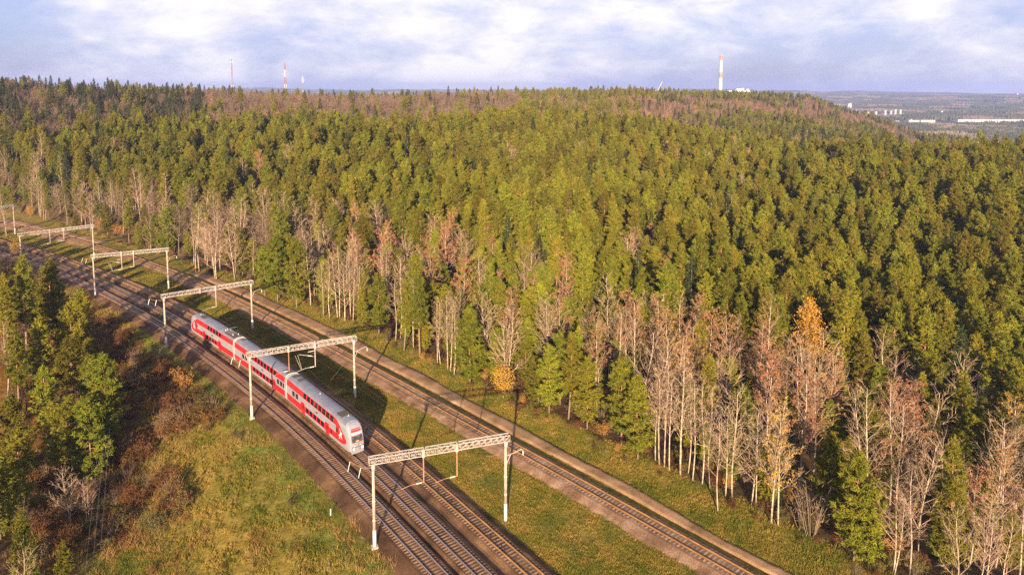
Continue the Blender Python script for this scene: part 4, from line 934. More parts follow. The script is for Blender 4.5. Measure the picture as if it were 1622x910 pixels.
# the woods: species by stand
def stand(x, y, s, d, er, r, c):
    """kind of tree that grows here"""
    u = trng.uniform(); px = 811 + 1082 * c
    nz = wob(x, y, .035, 5.0)
    if r > 440 and px < 1010:   # beyond the crest
        if px < 330 and r < 700: return 'spruce' if u < .34 + .3 * nz else ('brown_tree' if u < .93 else 'pine')
        if px < 820: return 'brown_tree' if u < .86 else ('pine' if u < .92 else ('rusty_birch' if u < .97 else 'spruce'))
        return ('brown_tree', 'brown_tree', 'broad_pine', 'rusty_birch')[int(u * 4)] if nz > -.1 else ('pine' if u < .6 else 'brown_tree')
    if r > 455: return ('pine' if u < .8 else 'spruce') if wob(x, y, .016, 5.0) + u * .5 > .38 else ('brown_tree' if u < .7 else 'rusty_birch')
    # near band of mixed wood along the line
    band = 46 if s < 30 else (40 if s < 120 else 22 if s < 200 else 14)
    mixed = er < band + 12 * nz
    if mixed and s > 118: return ('birch', 'wide_birch', 'brown_tree', 'broad_pine', 'pine', 'bare_shrub', 'young_pine')[int(u * 7)]
    if mixed and s < 12 and er < 14: return ('birch', 'bare_shrub', 'wide_birch', 'broad_pine', 'bare_shrub', 'young_pine', 'broad_pine', 'brown_shrub', 'broad_pine', 'young_pine', 'broad_pine', 'brown_shrub')[int(u * 12)]
    if mixed and s < 26: return ('broad_pine', 'wide_birch', 'rusty_birch', 'broad_pine', 'young_pine', 'pine', 'birch', 'broad_pine', 'leafy_birch', 'bare_shrub', 'young_pine', 'rusty_birch', 'broad_pine', 'young_pine', 'broad_pine', 'pine')[int(u * 16)]
    if mixed:
        if nz > .36: return 'birch' if u < .34 else ('rusty_birch' if u < .56 else 'broad_pine' if u < .9 else 'wide_birch')
        if er < 9: return 'broad_pine' if u < .78 else 'pine' if u < .84 else 'young_pine' if u < .93 else 'wide_birch'
        return 'broad_pine' if u < .52 else ('pine' if u < .66 else ('young_pine' if u < .74 else ('wide_birch' if u < .86 else 'rusty_birch')))
    if er < 9 and s < 150: return 'broad_pine' if u < .72 else 'pine' if u < .82 else 'young_pine' if u < .9 else 'wide_birch'
    w2 = wob(x, y, .05, 9.0)
    if w2 > .62 and u < .45: return 'wide_birch' if u < .3 else 'rusty_birch'
    if px > 1150 and r > 330 and u < .12: return 'brown_tree' if u < .08 else 'leafy_birch'
    return ('pine' if u < .88 else 'young_pine' if u < .91 else 'spruce') if u < .94 or r > 330 else ('broad_pine' if u < .985 else 'wide_birch')
def scatter(r0, r1, sp, cmin, cmax):
    X = np.arange(-r1, r1, sp); Y = np.arange(20, r1, sp * .87); gx, gy = np.meshgrid(X, Y); gx = gx + (np.arange(len(Y)) % 2)[:, None] * sp * .5
    x = gx.ravel() + trng.uniform(-.36, .36, gx.size) * sp; y = gy.ravel() + trng.uniform(-.36, .36, gx.size) * sp
    r = np.hypot(x, y); c = x / y; k = (r >= r0) & (r < r1) & (c > cmin) & (c < cmax); x, y, r, c = x[k], y[k], r[k], c[k]
    s, d = SD(x, y); er = d - edge(np.clip(s, -400, 700)); k = (er > .6) & ~((s > 345) & (er < 6)); return x[k], y[k], r[k], c[k], s[k], d[k], er[k]
sp_xy = np.array([p[:2] for p in SPECIAL]) if SPECIAL else np.zeros((0, 2)); sp_r = np.array([p[2] for p in SPECIAL]) if SPECIAL else np.zeros(0)
x, y, r, c, s, d, er = scatter(55, 455, 4.55, -.86, .90)
for i in range(len(x)):
    if len(sp_xy) and (np.hypot(sp_xy[:, 0] - x[i], sp_xy[:, 1] - y[i]) < sp_r).any(): continue
    if trng.uniform() < .035 + .06 * (wob(x[i], y[i], .06, 2) > .5): continue
    k = stand(x[i], y[i], s[i], d[i], er[i], r[i], c[i]); t = put(k, x[i], y[i])
    t[5] *= .93 * (1.0 + .10 * wob(x[i], y[i], .022, 8)) * (.90 if er[i] < 32 and 'pine' in k else 1) * (.9 if s[i] < 26 and er[i] < 48 and 'pine' in k else 1) * (.84 if er[i] < 8 and 'pine' in k else 1) * (1.18 if 'birch' in k and er[i] > 8 else 1)
# beyond the crest
x, y, r, c, s, d, er = scatter(455, 1420, 5.6, -.84, .84); n_near = len(TREES)
gz = ground(x, y); ok = trng.uniform(size=len(x)) > .06
for i in np.nonzero(ok)[0]:
    k = stand(x[i], y[i], s[i], d[i], er[i], r[i], c[i]); t = put(k, x[i], y[i]); t[5] *= 1.08
# the left bank: pines on the far side of the ravine (hand set from image pixels in the table above) and thicket
for gx_ in np.arange(-4, 260, 5.2):
    for dd in np.arange(-34, -110, -5.2):
        s_ = gx_ + trng.uniform(-1.9, 1.9); d_ = float(t2(gx_)) + dd + trng.uniform(-1.9, 1.9); eL = float(t1(s_)) - 3.3 - d_; p = W(s_, d_, 0); px = 811 + 1082 * p[0] / max(p[1], 1)
        if p[1] < 12 or px < -900 or eL < 24: continue
        if (np.hypot(sp_xy[:, 0] - p[0], sp_xy[:, 1] - p[1]) < 3.2).any(): continue
        u = trng.uniform()
        if s_ > 132:
            if eL > 26: put(('brown_tree', 'birch', 'brown_shrub', 'pine')[int(u * 4)], p[0], p[1], sc=.7)
        elif s_ > 58:
            if eL > 31 and p[1] > 138 and px < -30: put('pine' if u < .5 else 'broad_pine' if u < .88 else 'wide_birch', p[0], p[1])
        elif px < -200 and p[1] < 26 and s_ < 20 and u < .5: put('pine' if u < .6 else 'broad_pine', p[0], p[1])
        elif eL > 34 and s_ > 28: put(('brown_shrub', 'bare_shrub', 'brown_tree', 'wide_birch')[int(u * 4)], p[0], p[1], sc=.6)
# thicket at the far bend, shrubs of the ravine, the slope and the wood edge
for i in range(1500):
    s_ = trng.uniform(20, 300); eL = trng.uniform(1.6, 34); d_ = float(t1(s_)) - 3.3 - eL; p = W(s_, d_, 0); u = trng.uniform(); px = 811 + 1082 * p[0] / p[1]
    if px < -60: continue
    if s_ > 128:
        if u < .8 and eL > 2.2: put(('brown_shrub', 'bare_shrub', 'brown_shrub', 'olive_shrub', 'bare_shrub')[int(u * 6.2)], p[0], p[1], sc=trng.uniform(.6, 1.3))
    elif s_ > 62:
        if eL > 3.5 and u < .8: put('brown_shrub' if u < .58 else 'bare_shrub' if u < .72 else 'olive_shrub', p[0], p[1], sc=trng.uniform(.55, 1.35) * min(1, .35 + eL / 12))
    elif eL > 15 and s_ > 42:
        if u < .7: put('brown_shrub' if u < .46 else 'bare_shrub' if u < .6 else 'olive_shrub', p[0], p[1], sc=trng.uniform(.45, 1.15))
    elif eL > 4 and u < .10: put('olive_shrub' if u < .05 else 'brown_shrub', p[0], p[1], sc=trng.uniform(.22, .5))
for i in range(520):
    s_ = trng.uniform(-34, 290); er_ = trng.uniform(-1.6, 9); p = W(s_, float(edge(s_)) + er_, 0); u = trng.uniform()
    if (np.hypot(sp_xy[:, 0] - p[0], sp_xy[:, 1] - p[1]) < .8).any(): continue
    put('olive_shrub' if u < .40 else 'brown_shrub' if u < .72 else 'bare_shrub' if u < .90 else 'golden_shrub', p[0], p[1], sc=trng.uniform(.25, .6) * (1.3 if er_ > 2 else .8))

# leave out what stands hidden behind the crests
def visible(T):
    A = np.array([[t[2], t[3], t[4] + PH[t[0]][t[1]] * t[5]] for t in T]); r = np.hypot(A[:, 0], A[:, 1] - CAMY); az = np.arctan2(A[:, 0], A[:, 1] - CAMY); el = np.arctan2(A[:, 2] - EYE, r)
    b = np.floor(az / .006).astype(int); keep = np.zeros(len(T), bool); best = {}
    for i in np.argsort(r):
        m = max(best.get(b[i] + j, -9) for j in (-1, 0, 1)); mine = max(best.get(b[i], -9), -9)
        lo = min(m, mine) if mine > -9 else m
        keep[i] = (r[i] < 230) or el[i] > mine - 5.0 / r[i]
        if el[i] - 1.2 / r[i] > mine: best[b[i]] = el[i] - 1.2 / r[i]
    return keep
kp = visible(TREES); TREES = [t for t, k in zip(TREES, kp) if k]

# ------------------------------------------------------------------ individuals: the ones that show largest
CATS = {'pine': ('pine_tree', 'pine tree'), 'broad_pine': ('pine_tree', 'pine tree'), 'young_pine': ('pine_tree', 'pine tree'), 'spruce': ('spruce_tree', 'spruce tree'), 'birch': ('birch_tree', 'birch tree'), 'wide_birch': ('birch_tree', 'birch tree'),
        'leafy_birch': ('birch_tree', 'birch tree'), 'rusty_birch': ('birch_tree', 'birch tree'), 'brown_tree': ('broadleaf_tree', 'broadleaf tree'), 'golden_tree': ('golden_tree', 'broadleaf tree'),
        'golden_shrub': ('shrub', 'shrub'), 'brown_shrub': ('shrub', 'shrub'), 'olive_shrub': ('shrub', 'shrub'), 'bare_shrub': ('shrub', 'shrub')}
LOOK = {'pine': 'slim pine', 'broad_pine': 'broad pine', 'young_pine': 'conical pine', 'spruce': 'dark spruce', 'birch': 'slender birch', 'wide_birch': 'spreading birch', 'leafy_birch': 'gold flecked birch',
        'rusty_birch': 'rusty birch', 'brown_tree': 'bare brown tree', 'golden_tree': 'golden leaved tree', 'golden_shrub': 'golden shrub', 'brown_shrub': 'russet shrub', 'olive_shrub': 'olive shrub', 'bare_shrub': 'leafless shrub'}
def where(x, y, z):
    s, d = SD(x, y); er = d - float(edge(s)); eL = float(t1(s)) - 3.3 - d; px, py = to_px(x, y, z)
    if eL > 0:
        if s > 140: return 'in the thicket by the far bend'
        if eL > 22 and s > 60: return ('in the upper' if s > 88 else 'in the lower') + ' pine group beyond the ravine'
        return 'on the embankment below ' + ('the nearest portal' if s < 32 else 'the front of the train' if s < 60 else 'the portal over the train' if s < 85 else 'the tail of the train')
    land = next(w for q, w in ((-8, 'ahead of the nearest portal'), (16, 'by the nearest portal'), (36, 'by the train nose'), (60, 'by the front carriage'), (84, 'by the middle carriage'), (112, 'by the rear carriage'),
                (135, 'by the third portal'), (180, 'by the fourth portal'), (235, 'by the fifth portal'), (9e9, 'beyond the farthest portal')) if s < q)
    belt = next((w for q, w in ((4.5, 'on the wood edge '), (10, 'just inside the wood '), (20, 'in the second belt '), (42, 'deep in mixed wood ')) if er < q), None)
    if belt: return belt + land
    cols = ((120, 'below the left spruce hill'), (250, 'below the right spruce hill'), (400, 'below the dark red mast'), (520, 'below the paler masts'), (680, 'below the ridge past the masts'), (830, 'below the middle of the ridge'),
            (960, 'left of the cranes'), (1080, 'below the cranes'), (1190, 'below the striped chimney'), (1300, 'below the power plant'), (1400, 'below the valley towers'), (1500, 'below the valley hall gap'), (1570, 'below the very long white hall'), (9e9, 'at the right border'))
    rows = ((215, 'at the crest '), (250, 'under the crest '), (300, 'high on the slope '), (350, 'halfway up the slope '), (400, 'lower on the slope '), (460, 'low on the slope '), (505, 'at the slope foot '), (550, 'in the shallow hollow '), (600, 'in the deep hollow '), (9e9, 'behind the edge trees '))
    return next(w for q, w in rows if py < q) + next(w for q, w in cols if px < q)
order = sorted(range(len(TREES)), key=lambda i: -(PH[TREES[i][0]][TREES[i][1]] * TREES[i][5]) / math.hypot(TREES[i][2], TREES[i][3] - CAMY, TREES[i][4] - EYE))
count = {}; single = []; rest = []; LIM = {'pine_tree': 300, 'birch_tree': 230, 'spruce_tree': 60, 'broadleaf_tree': 90, 'golden_tree': 40, 'shrub': 150}
for i in order:
    t = TREES[i]; px, py = to_px(t[2], t[3], t[4] + 1); px2, py2 = to_px(t[2], t[3], t[4] + PH[t[0]][t[1]] * t[5])
    n = CATS[t[0]][0]; inview = -25 < px < 1647 and py2 < 905 and py > 0
    if t[7] or (inview and count.get(n, 0) < LIM[n]): single.append(t); count[n] = count.get(n, 0) + 1
    else: rest.append(t)
bylab = {}; named = []
for t in single:
    if t[7]: named.append((t[7], t))
    else: bylab.setdefault(LOOK[t[0]] + ' ' + where(t[2], t[3], t[4]), []).append(t)
final = list(named)
RANK = {2: ('lower of two: ', 'taller of two: '), 3: ('lowest of three: ', 'middling of three: ', 'tallest of three: '), 4: ('lowest of four: ', 'second lowest of four: ', 'second tallest of four: ', 'tallest of four: ')}
for lab, L in bylab.items():
    if len(L) == 1: final.append((lab, L[0])); continue
    # look-alikes in one spot: told apart by height among a few, else by which is nearer or farther and more to which side
    hgt = lambda t: PH[t[0]][t[1]] * t[5]
    if len(L) <= 4:
        for nm, t in zip(RANK[len(L)], sorted(L, key=hgt)): final.append((nm + lab, t))
        continue
    L.sort(key=lambda t: math.hypot(t[2], t[3] - CAMY)); half = (len(L) + 1) // 2
    for word, part in (('near ', L[:half]), ('far ', L[half:])):
        part = sorted(part, key=lambda t: to_px(t[2], t[3], t[4])[0]); n_ = len(part)
        third = max(1, math.ceil(n_ / 3)); ch = [part[k:k + third] for k in range(0, n_, third)]
        for side, grp in zip(('left: ', 'middle: ', 'right: ') if len(ch) == 3 else ('left: ', 'right: ') if len(ch) == 2 else (': ',), ch):
            grp = sorted(grp, key=hgt)
            if len(grp) == 1: final.append((word + side + lab, grp[0]))
            else:
                for q, t in enumerate(grp): final.append((('lowest, ' if q == 0 else 'tallest, ' if q == len(grp) - 1 else '') + word + side + lab, t))
GRP = {'pine_tree': 'pines of the wood', 'spruce_tree': 'spruces of the wood', 'birch_tree': 'birches of the wood', 'broadleaf_tree': 'bare broadleaf trees of the wood', 'golden_tree': 'golden leaved trees', 'shrub': 'shrubs along the railway'}
HOST = {}
for lab, t in final:
    name, cat = CATS[t[0]]; w = lab.split(' ')
    o = thing(name, ' '.join(w), cat, (t[2], t[3], t[4] - .05), (0, 0, t[6]), GRP[name], t[5])
    tr, cr = PROTO[t[0]][t[1]]
    a = obj('trunk' if name != 'shrub' else 'stem', tr, o); b = obj('crown' if name != 'shrub' else 'foliage', cr, o)
    HOST.setdefault((t[0], t[1]), (a, b))

# ------------------------------------------------------------------ the rest of the woods, one mass of each kind
def instancer(name, protos, P, rots, scls, idx, kind='stuff'):
    """protos: list of lists of objects; each point carries the number of the one it becomes"""
    me = bpy.data.meshes.new(name); me.vertices.add(len(P)); me.vertices.foreach_set('co', np.asarray(P, np.float32).ravel())
    a = me.attributes.new('turn', 'FLOAT_VECTOR', 'POINT'); a.data.foreach_set('vector', np.asarray(rots, np.float32).ravel())
    a = me.attributes.new('size', 'FLOAT', 'POINT'); a.data.foreach_set('value', np.asarray(scls, np.float32))
    a = me.attributes.new('which', 'INT', 'POINT'); a.data.foreach_set('value', np.asarray(idx, np.int32))
    o = obj(name, me, kind=kind); g = bpy.data.node_groups.new(name, 'GeometryNodeTree')
    g.interface.new_socket('Geometry', in_out='INPUT', socket_type='NodeSocketGeometry'); g.interface.new_socket('Geometry', in_out='OUTPUT', socket_type='NodeSocketGeometry')
    gi = g.nodes.new('NodeGroupInput'); go = g.nodes.new('NodeGroupOutput'); out = g.nodes.new('GeometryNodeJoinGeometry')
    na = {}
    for nm, ty in (('turn', 'FLOAT_VECTOR'), ('size', 'FLOAT'), ('which', 'INT')):
        q = g.nodes.new('GeometryNodeInputNamedAttribute'); q.data_type = ty; q.inputs[0].default_value = nm; na[nm] = [s for s in q.outputs if s.enabled and s.name == 'Attribute'][0]
    e2r = g.nodes.new('FunctionNodeEulerToRotation'); g.links.new(na['turn'], e2r.inputs[0])
    for k, objs in enumerate(protos):
        j = g.nodes.new('GeometryNodeJoinGeometry')
        for ob in objs:
            n = g.nodes.new('GeometryNodeObjectInfo'); n.inputs['Object'].default_value = ob; n.transform_space = 'ORIGINAL'; g.links.new(n.outputs['Geometry'], j.inputs[0])
        cmp_ = g.nodes.new('FunctionNodeCompare'); cmp_.data_type = 'INT'; cmp_.operation = 'EQUAL'; ins = [s for s in cmp_.inputs if s.enabled]; g.links.new(na['which'], ins[0]); ins[1].default_value = k
        ip = g.nodes.new('GeometryNodeInstanceOnPoints'); g.links.new(gi.outputs[0], ip.inputs['Points']); g.links.new(cmp_.outputs[0], ip.inputs['Selection']); g.links.new(j.outputs[0], ip.inputs['Instance'])
        g.links.new(e2r.outputs[0], ip.inputs['Rotation']); g.links.new(na['size'], ip.inputs['Scale']); g.links.new(ip.outputs[0], out.inputs[0])
    g.links.new(out.outputs[0], go.inputs[0]); md = o.modifiers.new('spread', 'NODES'); md.node_group = g; return o
NOT_LINKED = {}
def host(kind, v):
    if (kind, v) in HOST: return list(HOST[(kind, v)])
    if (kind, v) not in NOT_LINKED:
        tr, cr = PROTO[kind][v]; NOT_LINKED[(kind, v)] = [bpy.data.objects.new('trunk', tr), bpy.data.objects.new('crown', cr)]
    return NOT_LINKED[(kind, v)]
MASS = {'pine_tree': 'pine_forest', 'spruce_tree': 'spruce_forest', 'birch_tree': 'birch_woods', 'broadleaf_tree': 'bare_woods', 'golden_tree': 'golden_woods', 'shrub': 'undergrowth'}
for n, nm in MASS.items():
    T = [t for t in rest if CATS[t[0]][0] == n]
    if not T: continue
    keys = sorted({(t[0], t[1]) for t in T}); pos = {k: i for i, k in enumerate(keys)}
    instancer(nm, [host(*k) for k in keys], [(t[2], t[3], t[4] - .05) for t in T], [(0, 0, t[6]) for t in T], [t[5] for t in T], [pos[(t[0], t[1])] for t in T])
print('TREES', len(TREES), 'single', {k: v for k, v in count.items()}, 'rest', len(rest))

# ------------------------------------------------------------------ grass and weeds
def tuft_patch(seed, size, n, hmin, hmax, wd):
    rng = np.random.default_rng(seed); mb = MB(); c = rng.uniform(-size / 2, size / 2, (n, 2)); k = 7
    b = np.repeat(np.c_[c, np.full(n, -.06)], k, 0); b[:, :2] += rng.normal(size=(n * k, 2)) * .09
    d = frame_rand(rng, n * k); d[:, 2] = np.abs(d[:, 2]) + .9; d /= np.linalg.norm(d, axis=1)[:, None]
    h = np.repeat(rng.uniform(hmin, hmax, (n, 1)), k, 0) * rng.uniform(.6, 1.1, (n * k, 1)); slivers(mb, b, b + d * h, wd, rng)
    return mb
def grass_mat(name, a, b_, c_):
    m = bpy.data.materials.new(name); m.use_nodes = True; t = m.node_tree; b = t.nodes['Principled BSDF']; b.inputs['Roughness'].default_value = .85; b.inputs['Specular IOR Level'].default_value = .1
    P = node(t, 'ShaderNodeNewGeometry').outputs['Position']; f = noise(t, P, .22, 5, .65, .4); oi = node(t, 'ShaderNodeObjectInfo')
    mm = node(t, 'ShaderNodeMath', operation='MULTIPLY_ADD'); t.links.new(oi.outputs['Random'], mm.inputs[0]); mm.inputs[1].default_value = .22; t.links.new(f, mm.inputs[2])
    r = ramp(t, [(.44, a), (.6, b_), (.76, c_)]); t.links.new(mm.outputs[0], r.inputs[0]); t.links.new(r.outputs[0], b.inputs['Base Color']); return m
M['grass'] = grass_mat('grass_blades', (.072, .092, .008), (.155, .135, .016), (.255, .165, .036))
M['weed'] = grass_mat('dry_weeds', (.17, .09, .025), (.26, .15, .05), (.20, .16, .045))
gr = [[bpy.data.objects.new('grass_tuft', tuft_patch(200 + i, 2.6, 34, .18, .42, .075).mesh('grass_tuft', M['grass']))] for i in range(4)]
wd_ = [[bpy.data.objects.new('weed_tuft', tuft_patch(210 + i, 3.0, 30, .5, 1.25, .06).mesh('weed_tuft', M['weed']))] for i in range(3)]
grng = np.random.default_rng(5); gp, wp = [], []
for i in range(15000):
    s_ = grng.uniform(-30, 290); zone = grng.uniform()
    if zone < .30: lo, hi = float(t3(s_)) + 3.4, float(t4(s_)) - 3.6
    elif zone < .56: lo, hi = float(t4(s_)) + 3.1 + float(roadw(s_)), float(edge(s_)) + 1.5
    else: hi = float(t1(s_)) - 4.4; lo = hi - (34 if s_ < 80 else 24 if s_ < 125 else 5)
    if hi - lo < .6: continue
    d_ = grng.uniform(lo, hi); p = W(s_, d_, 0); px, py = to_px(p[0], p[1], 0)
    if not (-60 < px < 1700 and py < 990): continue
    n_ = wob(p[0], p[1], .21, 4); eL = float(t1(s_)) - 3.3 - d_
    if grng.uniform() < .30 - .45 * n_ and zone < .56: continue
    z_ = float(ground(p[0], p[1]))
    if zone >= .56 and (eL > 14 and s_ > 40 or eL > 5 and s_ > 66) and grng.uniform() < .5: wp.append((p[0], p[1], z_))
    elif zone >= .56 and grng.uniform() < .05: wp.append((p[0], p[1], z_))
    else: gp.append((p[0], p[1], z_))
for nm, P_, pr_ in (('grass', gp, gr), ('weeds', wp, wd_)):
    k = len(P_); instancer(nm, pr_, P_, np.c_[np.zeros((k, 2)), grng.uniform(0, 6.28, k)], grng.uniform(.7, 1.35, k), grng.integers(0, len(pr_), k))

# ------------------------------------------------------------------ woods of the valley, seen as a mass
def low_patch(seed, size, n, h, w, conifer, mats):
    rng = np.random.default_rng(seed); mb = MB()
    for i in range(n):
        x, y = rng.uniform(-size / 2, size / 2, 2); hh = h * rng.uniform(.7, 1.15); ww = w * rng.uniform(.7, 1.2); k = 6; th = np.arange(k) * 2 * np.pi / k + rng.uniform(0, 1)
        def ring(r, z): return [(x + r * math.cos(a) * rng.uniform(.75, 1.2), y + r * math.sin(a) * rng.uniform(.75, 1.2), z + rng.normal() * .4) for a in th]
        V = (ring(ww * .55, hh * .18) + ring(ww * .42, hh * .55) if conifer else ring(ww * .40, hh * .3) + ring(ww * .55, hh * .72)) + [(x + rng.normal() * .3, y, hh)]
        F = [(j, (j + 1) % k, k + (j + 1) % k) for j in range(k)] + [(j, k + (j + 1) % k, k + j) for j in range(k)] + [(k + j, k + (j + 1) % k, 2 * k) for j in range(k)]
        mb.add(V, F, int(rng.integers(len(mats))))
    return mb
M['far_pine'] = mat('distant_pine_crowns', (.05, .058, .018), .9, var=(.085, .085, .028), scale=.1, obj_rand=.25)
M['far_pine2'] = mat('distant_dark_crowns', (.035, .042, .018), .9, var=(.055, .06, .022), scale=.1, obj_rand=.25)
M['far_brown'] = mat('distant_bare_crowns', (.14, .095, .07), .9, var=(.20, .14, .10), scale=.1, obj_rand=.25)
M['far_olive'] = mat('distant_olive_crowns', (.12, .11, .04), .9, var=(.16, .14, .06), scale=.1, obj_rand=.2)
fp = []
for i in range(2): fp.append([bpy.data.objects.new('grove', low_patch(300 + i, 32, 44, 17, 5.4, True, [0, 1]).mesh('grove', [M['far_pine'], M['far_pine2']]))])
for i in range(2): fp.append([bpy.data.objects.new('grove', low_patch(310 + i, 32, 38, 13, 6.2, False, [0, 1]).mesh('grove', [M['far_brown'], M['far_olive']]))])
fp.append([bpy.data.objects.new('grove', low_patch(320, 100, 90, 19, 12, True, [0, 1]).mesh('grove', [M['far_pine'], M['far_pine2']]))])
fp.append([bpy.data.objects.new('grove', low_patch(321, 100, 80, 15, 13, False, [0, 1]).mesh('grove', [M['far_brown'], M['far_olive']]))])
P_, I_ = [], []
for r0_, r1_, sp_, big_ in ((1420, 3400, 29, 0), (3400, 9500, 92, 1)):
    X = np.arange(-r1_, r1_, sp_); Y = np.arange(200, r1_, sp_); gx, gy = np.meshgrid(X, Y); x = gx.ravel() + trng.uniform(-.3, .3, gx.size) * sp_; y = gy.ravel() + trng.uniform(-.3, .3, gx.size) * sp_
    r = np.hypot(x, y); c = x / y; k = (r > r0_) & (r < r1_) & (np.abs(c) < .82); x, y, r = x[k], y[k], r[k]; z = ground(x, y); el = (z + 17 - EYE) / r
    # only what stands clear of the ridges in front of it
    az = np.arctan2(x, y); b = np.floor((az + 1) / .01).astype(int); hor = np.full(300, -9.0)
    for rr_ in np.geomspace(300, 1420, 60):
        aa = (np.arange(300) + .5) * .01 - 1; hz = (ground(rr_ * np.sin(aa), rr_ * np.cos(aa)) + 13 - EYE) / rr_; hor = np.maximum(hor, hz)
    wood = wob(x, y, .0031, 1.7) + .5 * wob(x, y, .011, 6.1); open_ = (wood > .62) | ((np.abs(c[k] if False else x / y) > .37) & (np.abs(y - 2740) < 150) & (x / y > .36))
    for i in np.nonzero((el > hor[b]) & ~open_)[0]:
        P_.append((x[i], y[i], z[i] - .5)); conif = wob(x[i], y[i], .0062, 3.3) + .25 * trng.normal() < .12; I_.append((4 if conif else 5) if big_ else (int(trng.integers(2)) if conif else 2 + int(trng.integers(2))))
k = len(P_); instancer('valley_woods', fp, P_, np.c_[np.zeros((k, 2)), trng.uniform(0, 6.28, k)], trng.uniform(.85, 1.2, k), I_); print('GROVES', k, 'GRASS', len(gp), len(wp))

# ------------------------------------------------------------------ the chimney, masts, cranes and buildings on the horizon
def striped(mb, H, r0, r1, bands, n=20):
    for i in range(len(bands)):
        a, b_ = i / len(bands), (i + 1) / len(bands); tube(mb, [(0, 0, a * H), (0, 0, b_ * H)], [r0 + (r1 - r0) * a, r0 + (r1 - r0) * b_], n, bands[i])
Y = 1700; cx = Y * (1143 - 811) / 1120.4 * .9945
o = thing('striped_chimney', 'tall chimney with white and orange red bands rising above the far ridge', 'chimney', (cx, Y, -2))
mb = MB(); striped(mb, 139, 5.6, 3.2, [1, 0, 0, 1, 0, 0, 1, 0, 0, 1]); obj('stack', mb.mesh('stack', [M['chim_white'], M['chim_red']]), o)
for z in (50, 90, 133):
    mb = MB(); tube(mb, [(0, 0, z), (0, 0, z + 1.2)], 7.2 - 3.2 * z / 136 + .8, 16); obj('gallery', mb.mesh('gallery', M['mast_grey']), o)
def building(name, label, x, y, w, dpt, h, z, extra=(), flat=True, mat_='plaster', wins=0, rows=0, cat='building', group=None, rz=0):
    o = thing(name, label, cat, (x, y, z), (0, 0, rz), group); mb = MB(); box(mb, -w / 2, w / 2, -dpt / 2, dpt / 2, 0, h); obj('wall', mb.mesh('wall', M[mat_]), o)
    mb = MB(); box(mb, -w / 2 - .4, w / 2 + .4, -dpt / 2 - .4, dpt / 2 + .4, h, h + 1.0); obj('roof', mb.mesh('roof', M['mast_grey']), o)
    for (x0, x1, hh) in extra: mb = MB(); box(mb, x0, x1, -dpt / 3, dpt / 3, h + 1.0, hh); obj('roof_block', mb.mesh('roof_block', M[mat_]), o)
    if wins:
        cell = w / wins; mb = MB(); box(mb, -cell * .32, cell * .32, -.1, .1, 0, h / rows * .5); me = mb.mesh('window', M['glass'])
        for r_ in range(rows):
            for i in range(wins): obj('window', me, o, (-w / 2 + cell * (i + .5), -dpt / 2 - .02, h * (r_ + .35) / rows))
    return o
building('boiler_house', 'pale boiler house of the power plant beside the striped chimney', cx + 34, Y + 20, 44, 30, 47, 0, [(-16, -4, 52), (8, 18, 56)], wins=5, rows=3)
building('boiler_house', 'pale power plant block farther along from the striped chimney', cx + 66, Y + 30, 26, 26, 51, 0, [(-8, -2, 57), (4, 10, 55)], wins=3, rows=3)
o = thing('pipe_bridge', 'lattice pipe bridge between the two power plant blocks', 'pipe bridge', (cx + 49, Y + 15, 0)); mb = MB()
for xx in (-9, 9):
    for yy in (-2, 2): bar(mb, (xx, yy, 0), (xx, yy, 54), .5)
obj('leg', mb.mesh('leg', M['lattice']), o, kind='stuff'); mb = MB(); bar(mb, (-10, 0, 52), (10, 0, 54), 1.0); obj('pipe', mb.mesh('pipe', M['chim_white']), o)
Yc = 1500; kx = Yc / 1120.4 * .9945
building('industrial_shed', 'long pale industrial shed under the white crane on the horizon', kx * (1034 - 811), Yc + 20, 46, 24, 42, 4, [(-21, -12, 46), (10, 15, 47)])
building('concrete_silo', 'squat white silo block at the foot of the white crane', kx * (1040 - 811), Yc, 12, 12, 44, 4, [(-4, 4, 49)])
def crane(label, x, y, z, h, jib, mast, ang, tint, back=0.25):
    o = thing('tower_crane', label, 'crane', (x, y, z), (0, 0, .3)); mb = MB()
    for xx in (-1, 1):
        for yy in (-1, 1): bar(mb, (xx, yy, 0), (xx, yy, h), .28)
    for q in np.arange(0, h - 2, 2.5): bar(mb, (-1, -1, q), (1, -1, q + 2.5), .18); bar(mb, (1, 1, q), (-1, 1, q + 2.5), .18)
    obj('tower', mb.mesh('tower', M[tint]), o); mb = MB(); d = np.array([math.cos(ang), 0, math.sin(ang)]); n_ = np.array([-math.sin(ang), 0, math.cos(ang)])
    a = np.array([0, 0, h]); bar(mb, a - d * jib * back, a + d * jib, .35); bar(mb, a + n_ * 2, a + d * jib * .95 + n_ * .6, .25)
    for q in np.arange(0, jib * .95, 3): bar(mb, a + d * q, a + d * min(q + 1.5, jib) + n_ * 1.6, .18)
    obj('jib', mb.mesh('jib', M[tint]), o); mb = MB(); box(mb, -1.4, 1.4, -1.4, 1.4, h - 2.4, h + .2); obj('cab', mb.mesh('cab', M[tint]), o)
    mb = MB(); p = a - d * jib * back; box(mb, p[0] - 1.5, p[0] + 1.5, -1.2, 1.2, p[2] - 1.6, p[2] + 1); obj('counterweight', mb.mesh('counterweight', M['mast_grey']), o); return o
crane('white crane with a steeply raised jib on the horizon', kx * (1041 - 811), Yc - 10, 4, 44, 26, 0, R(62), 'chim_white')
crane('small reddish crane with a level jib on the horizon', kx * (1054 - 811), Yc + 30, 4, 50, 9, 0, R(4), 'chim_red', .6)
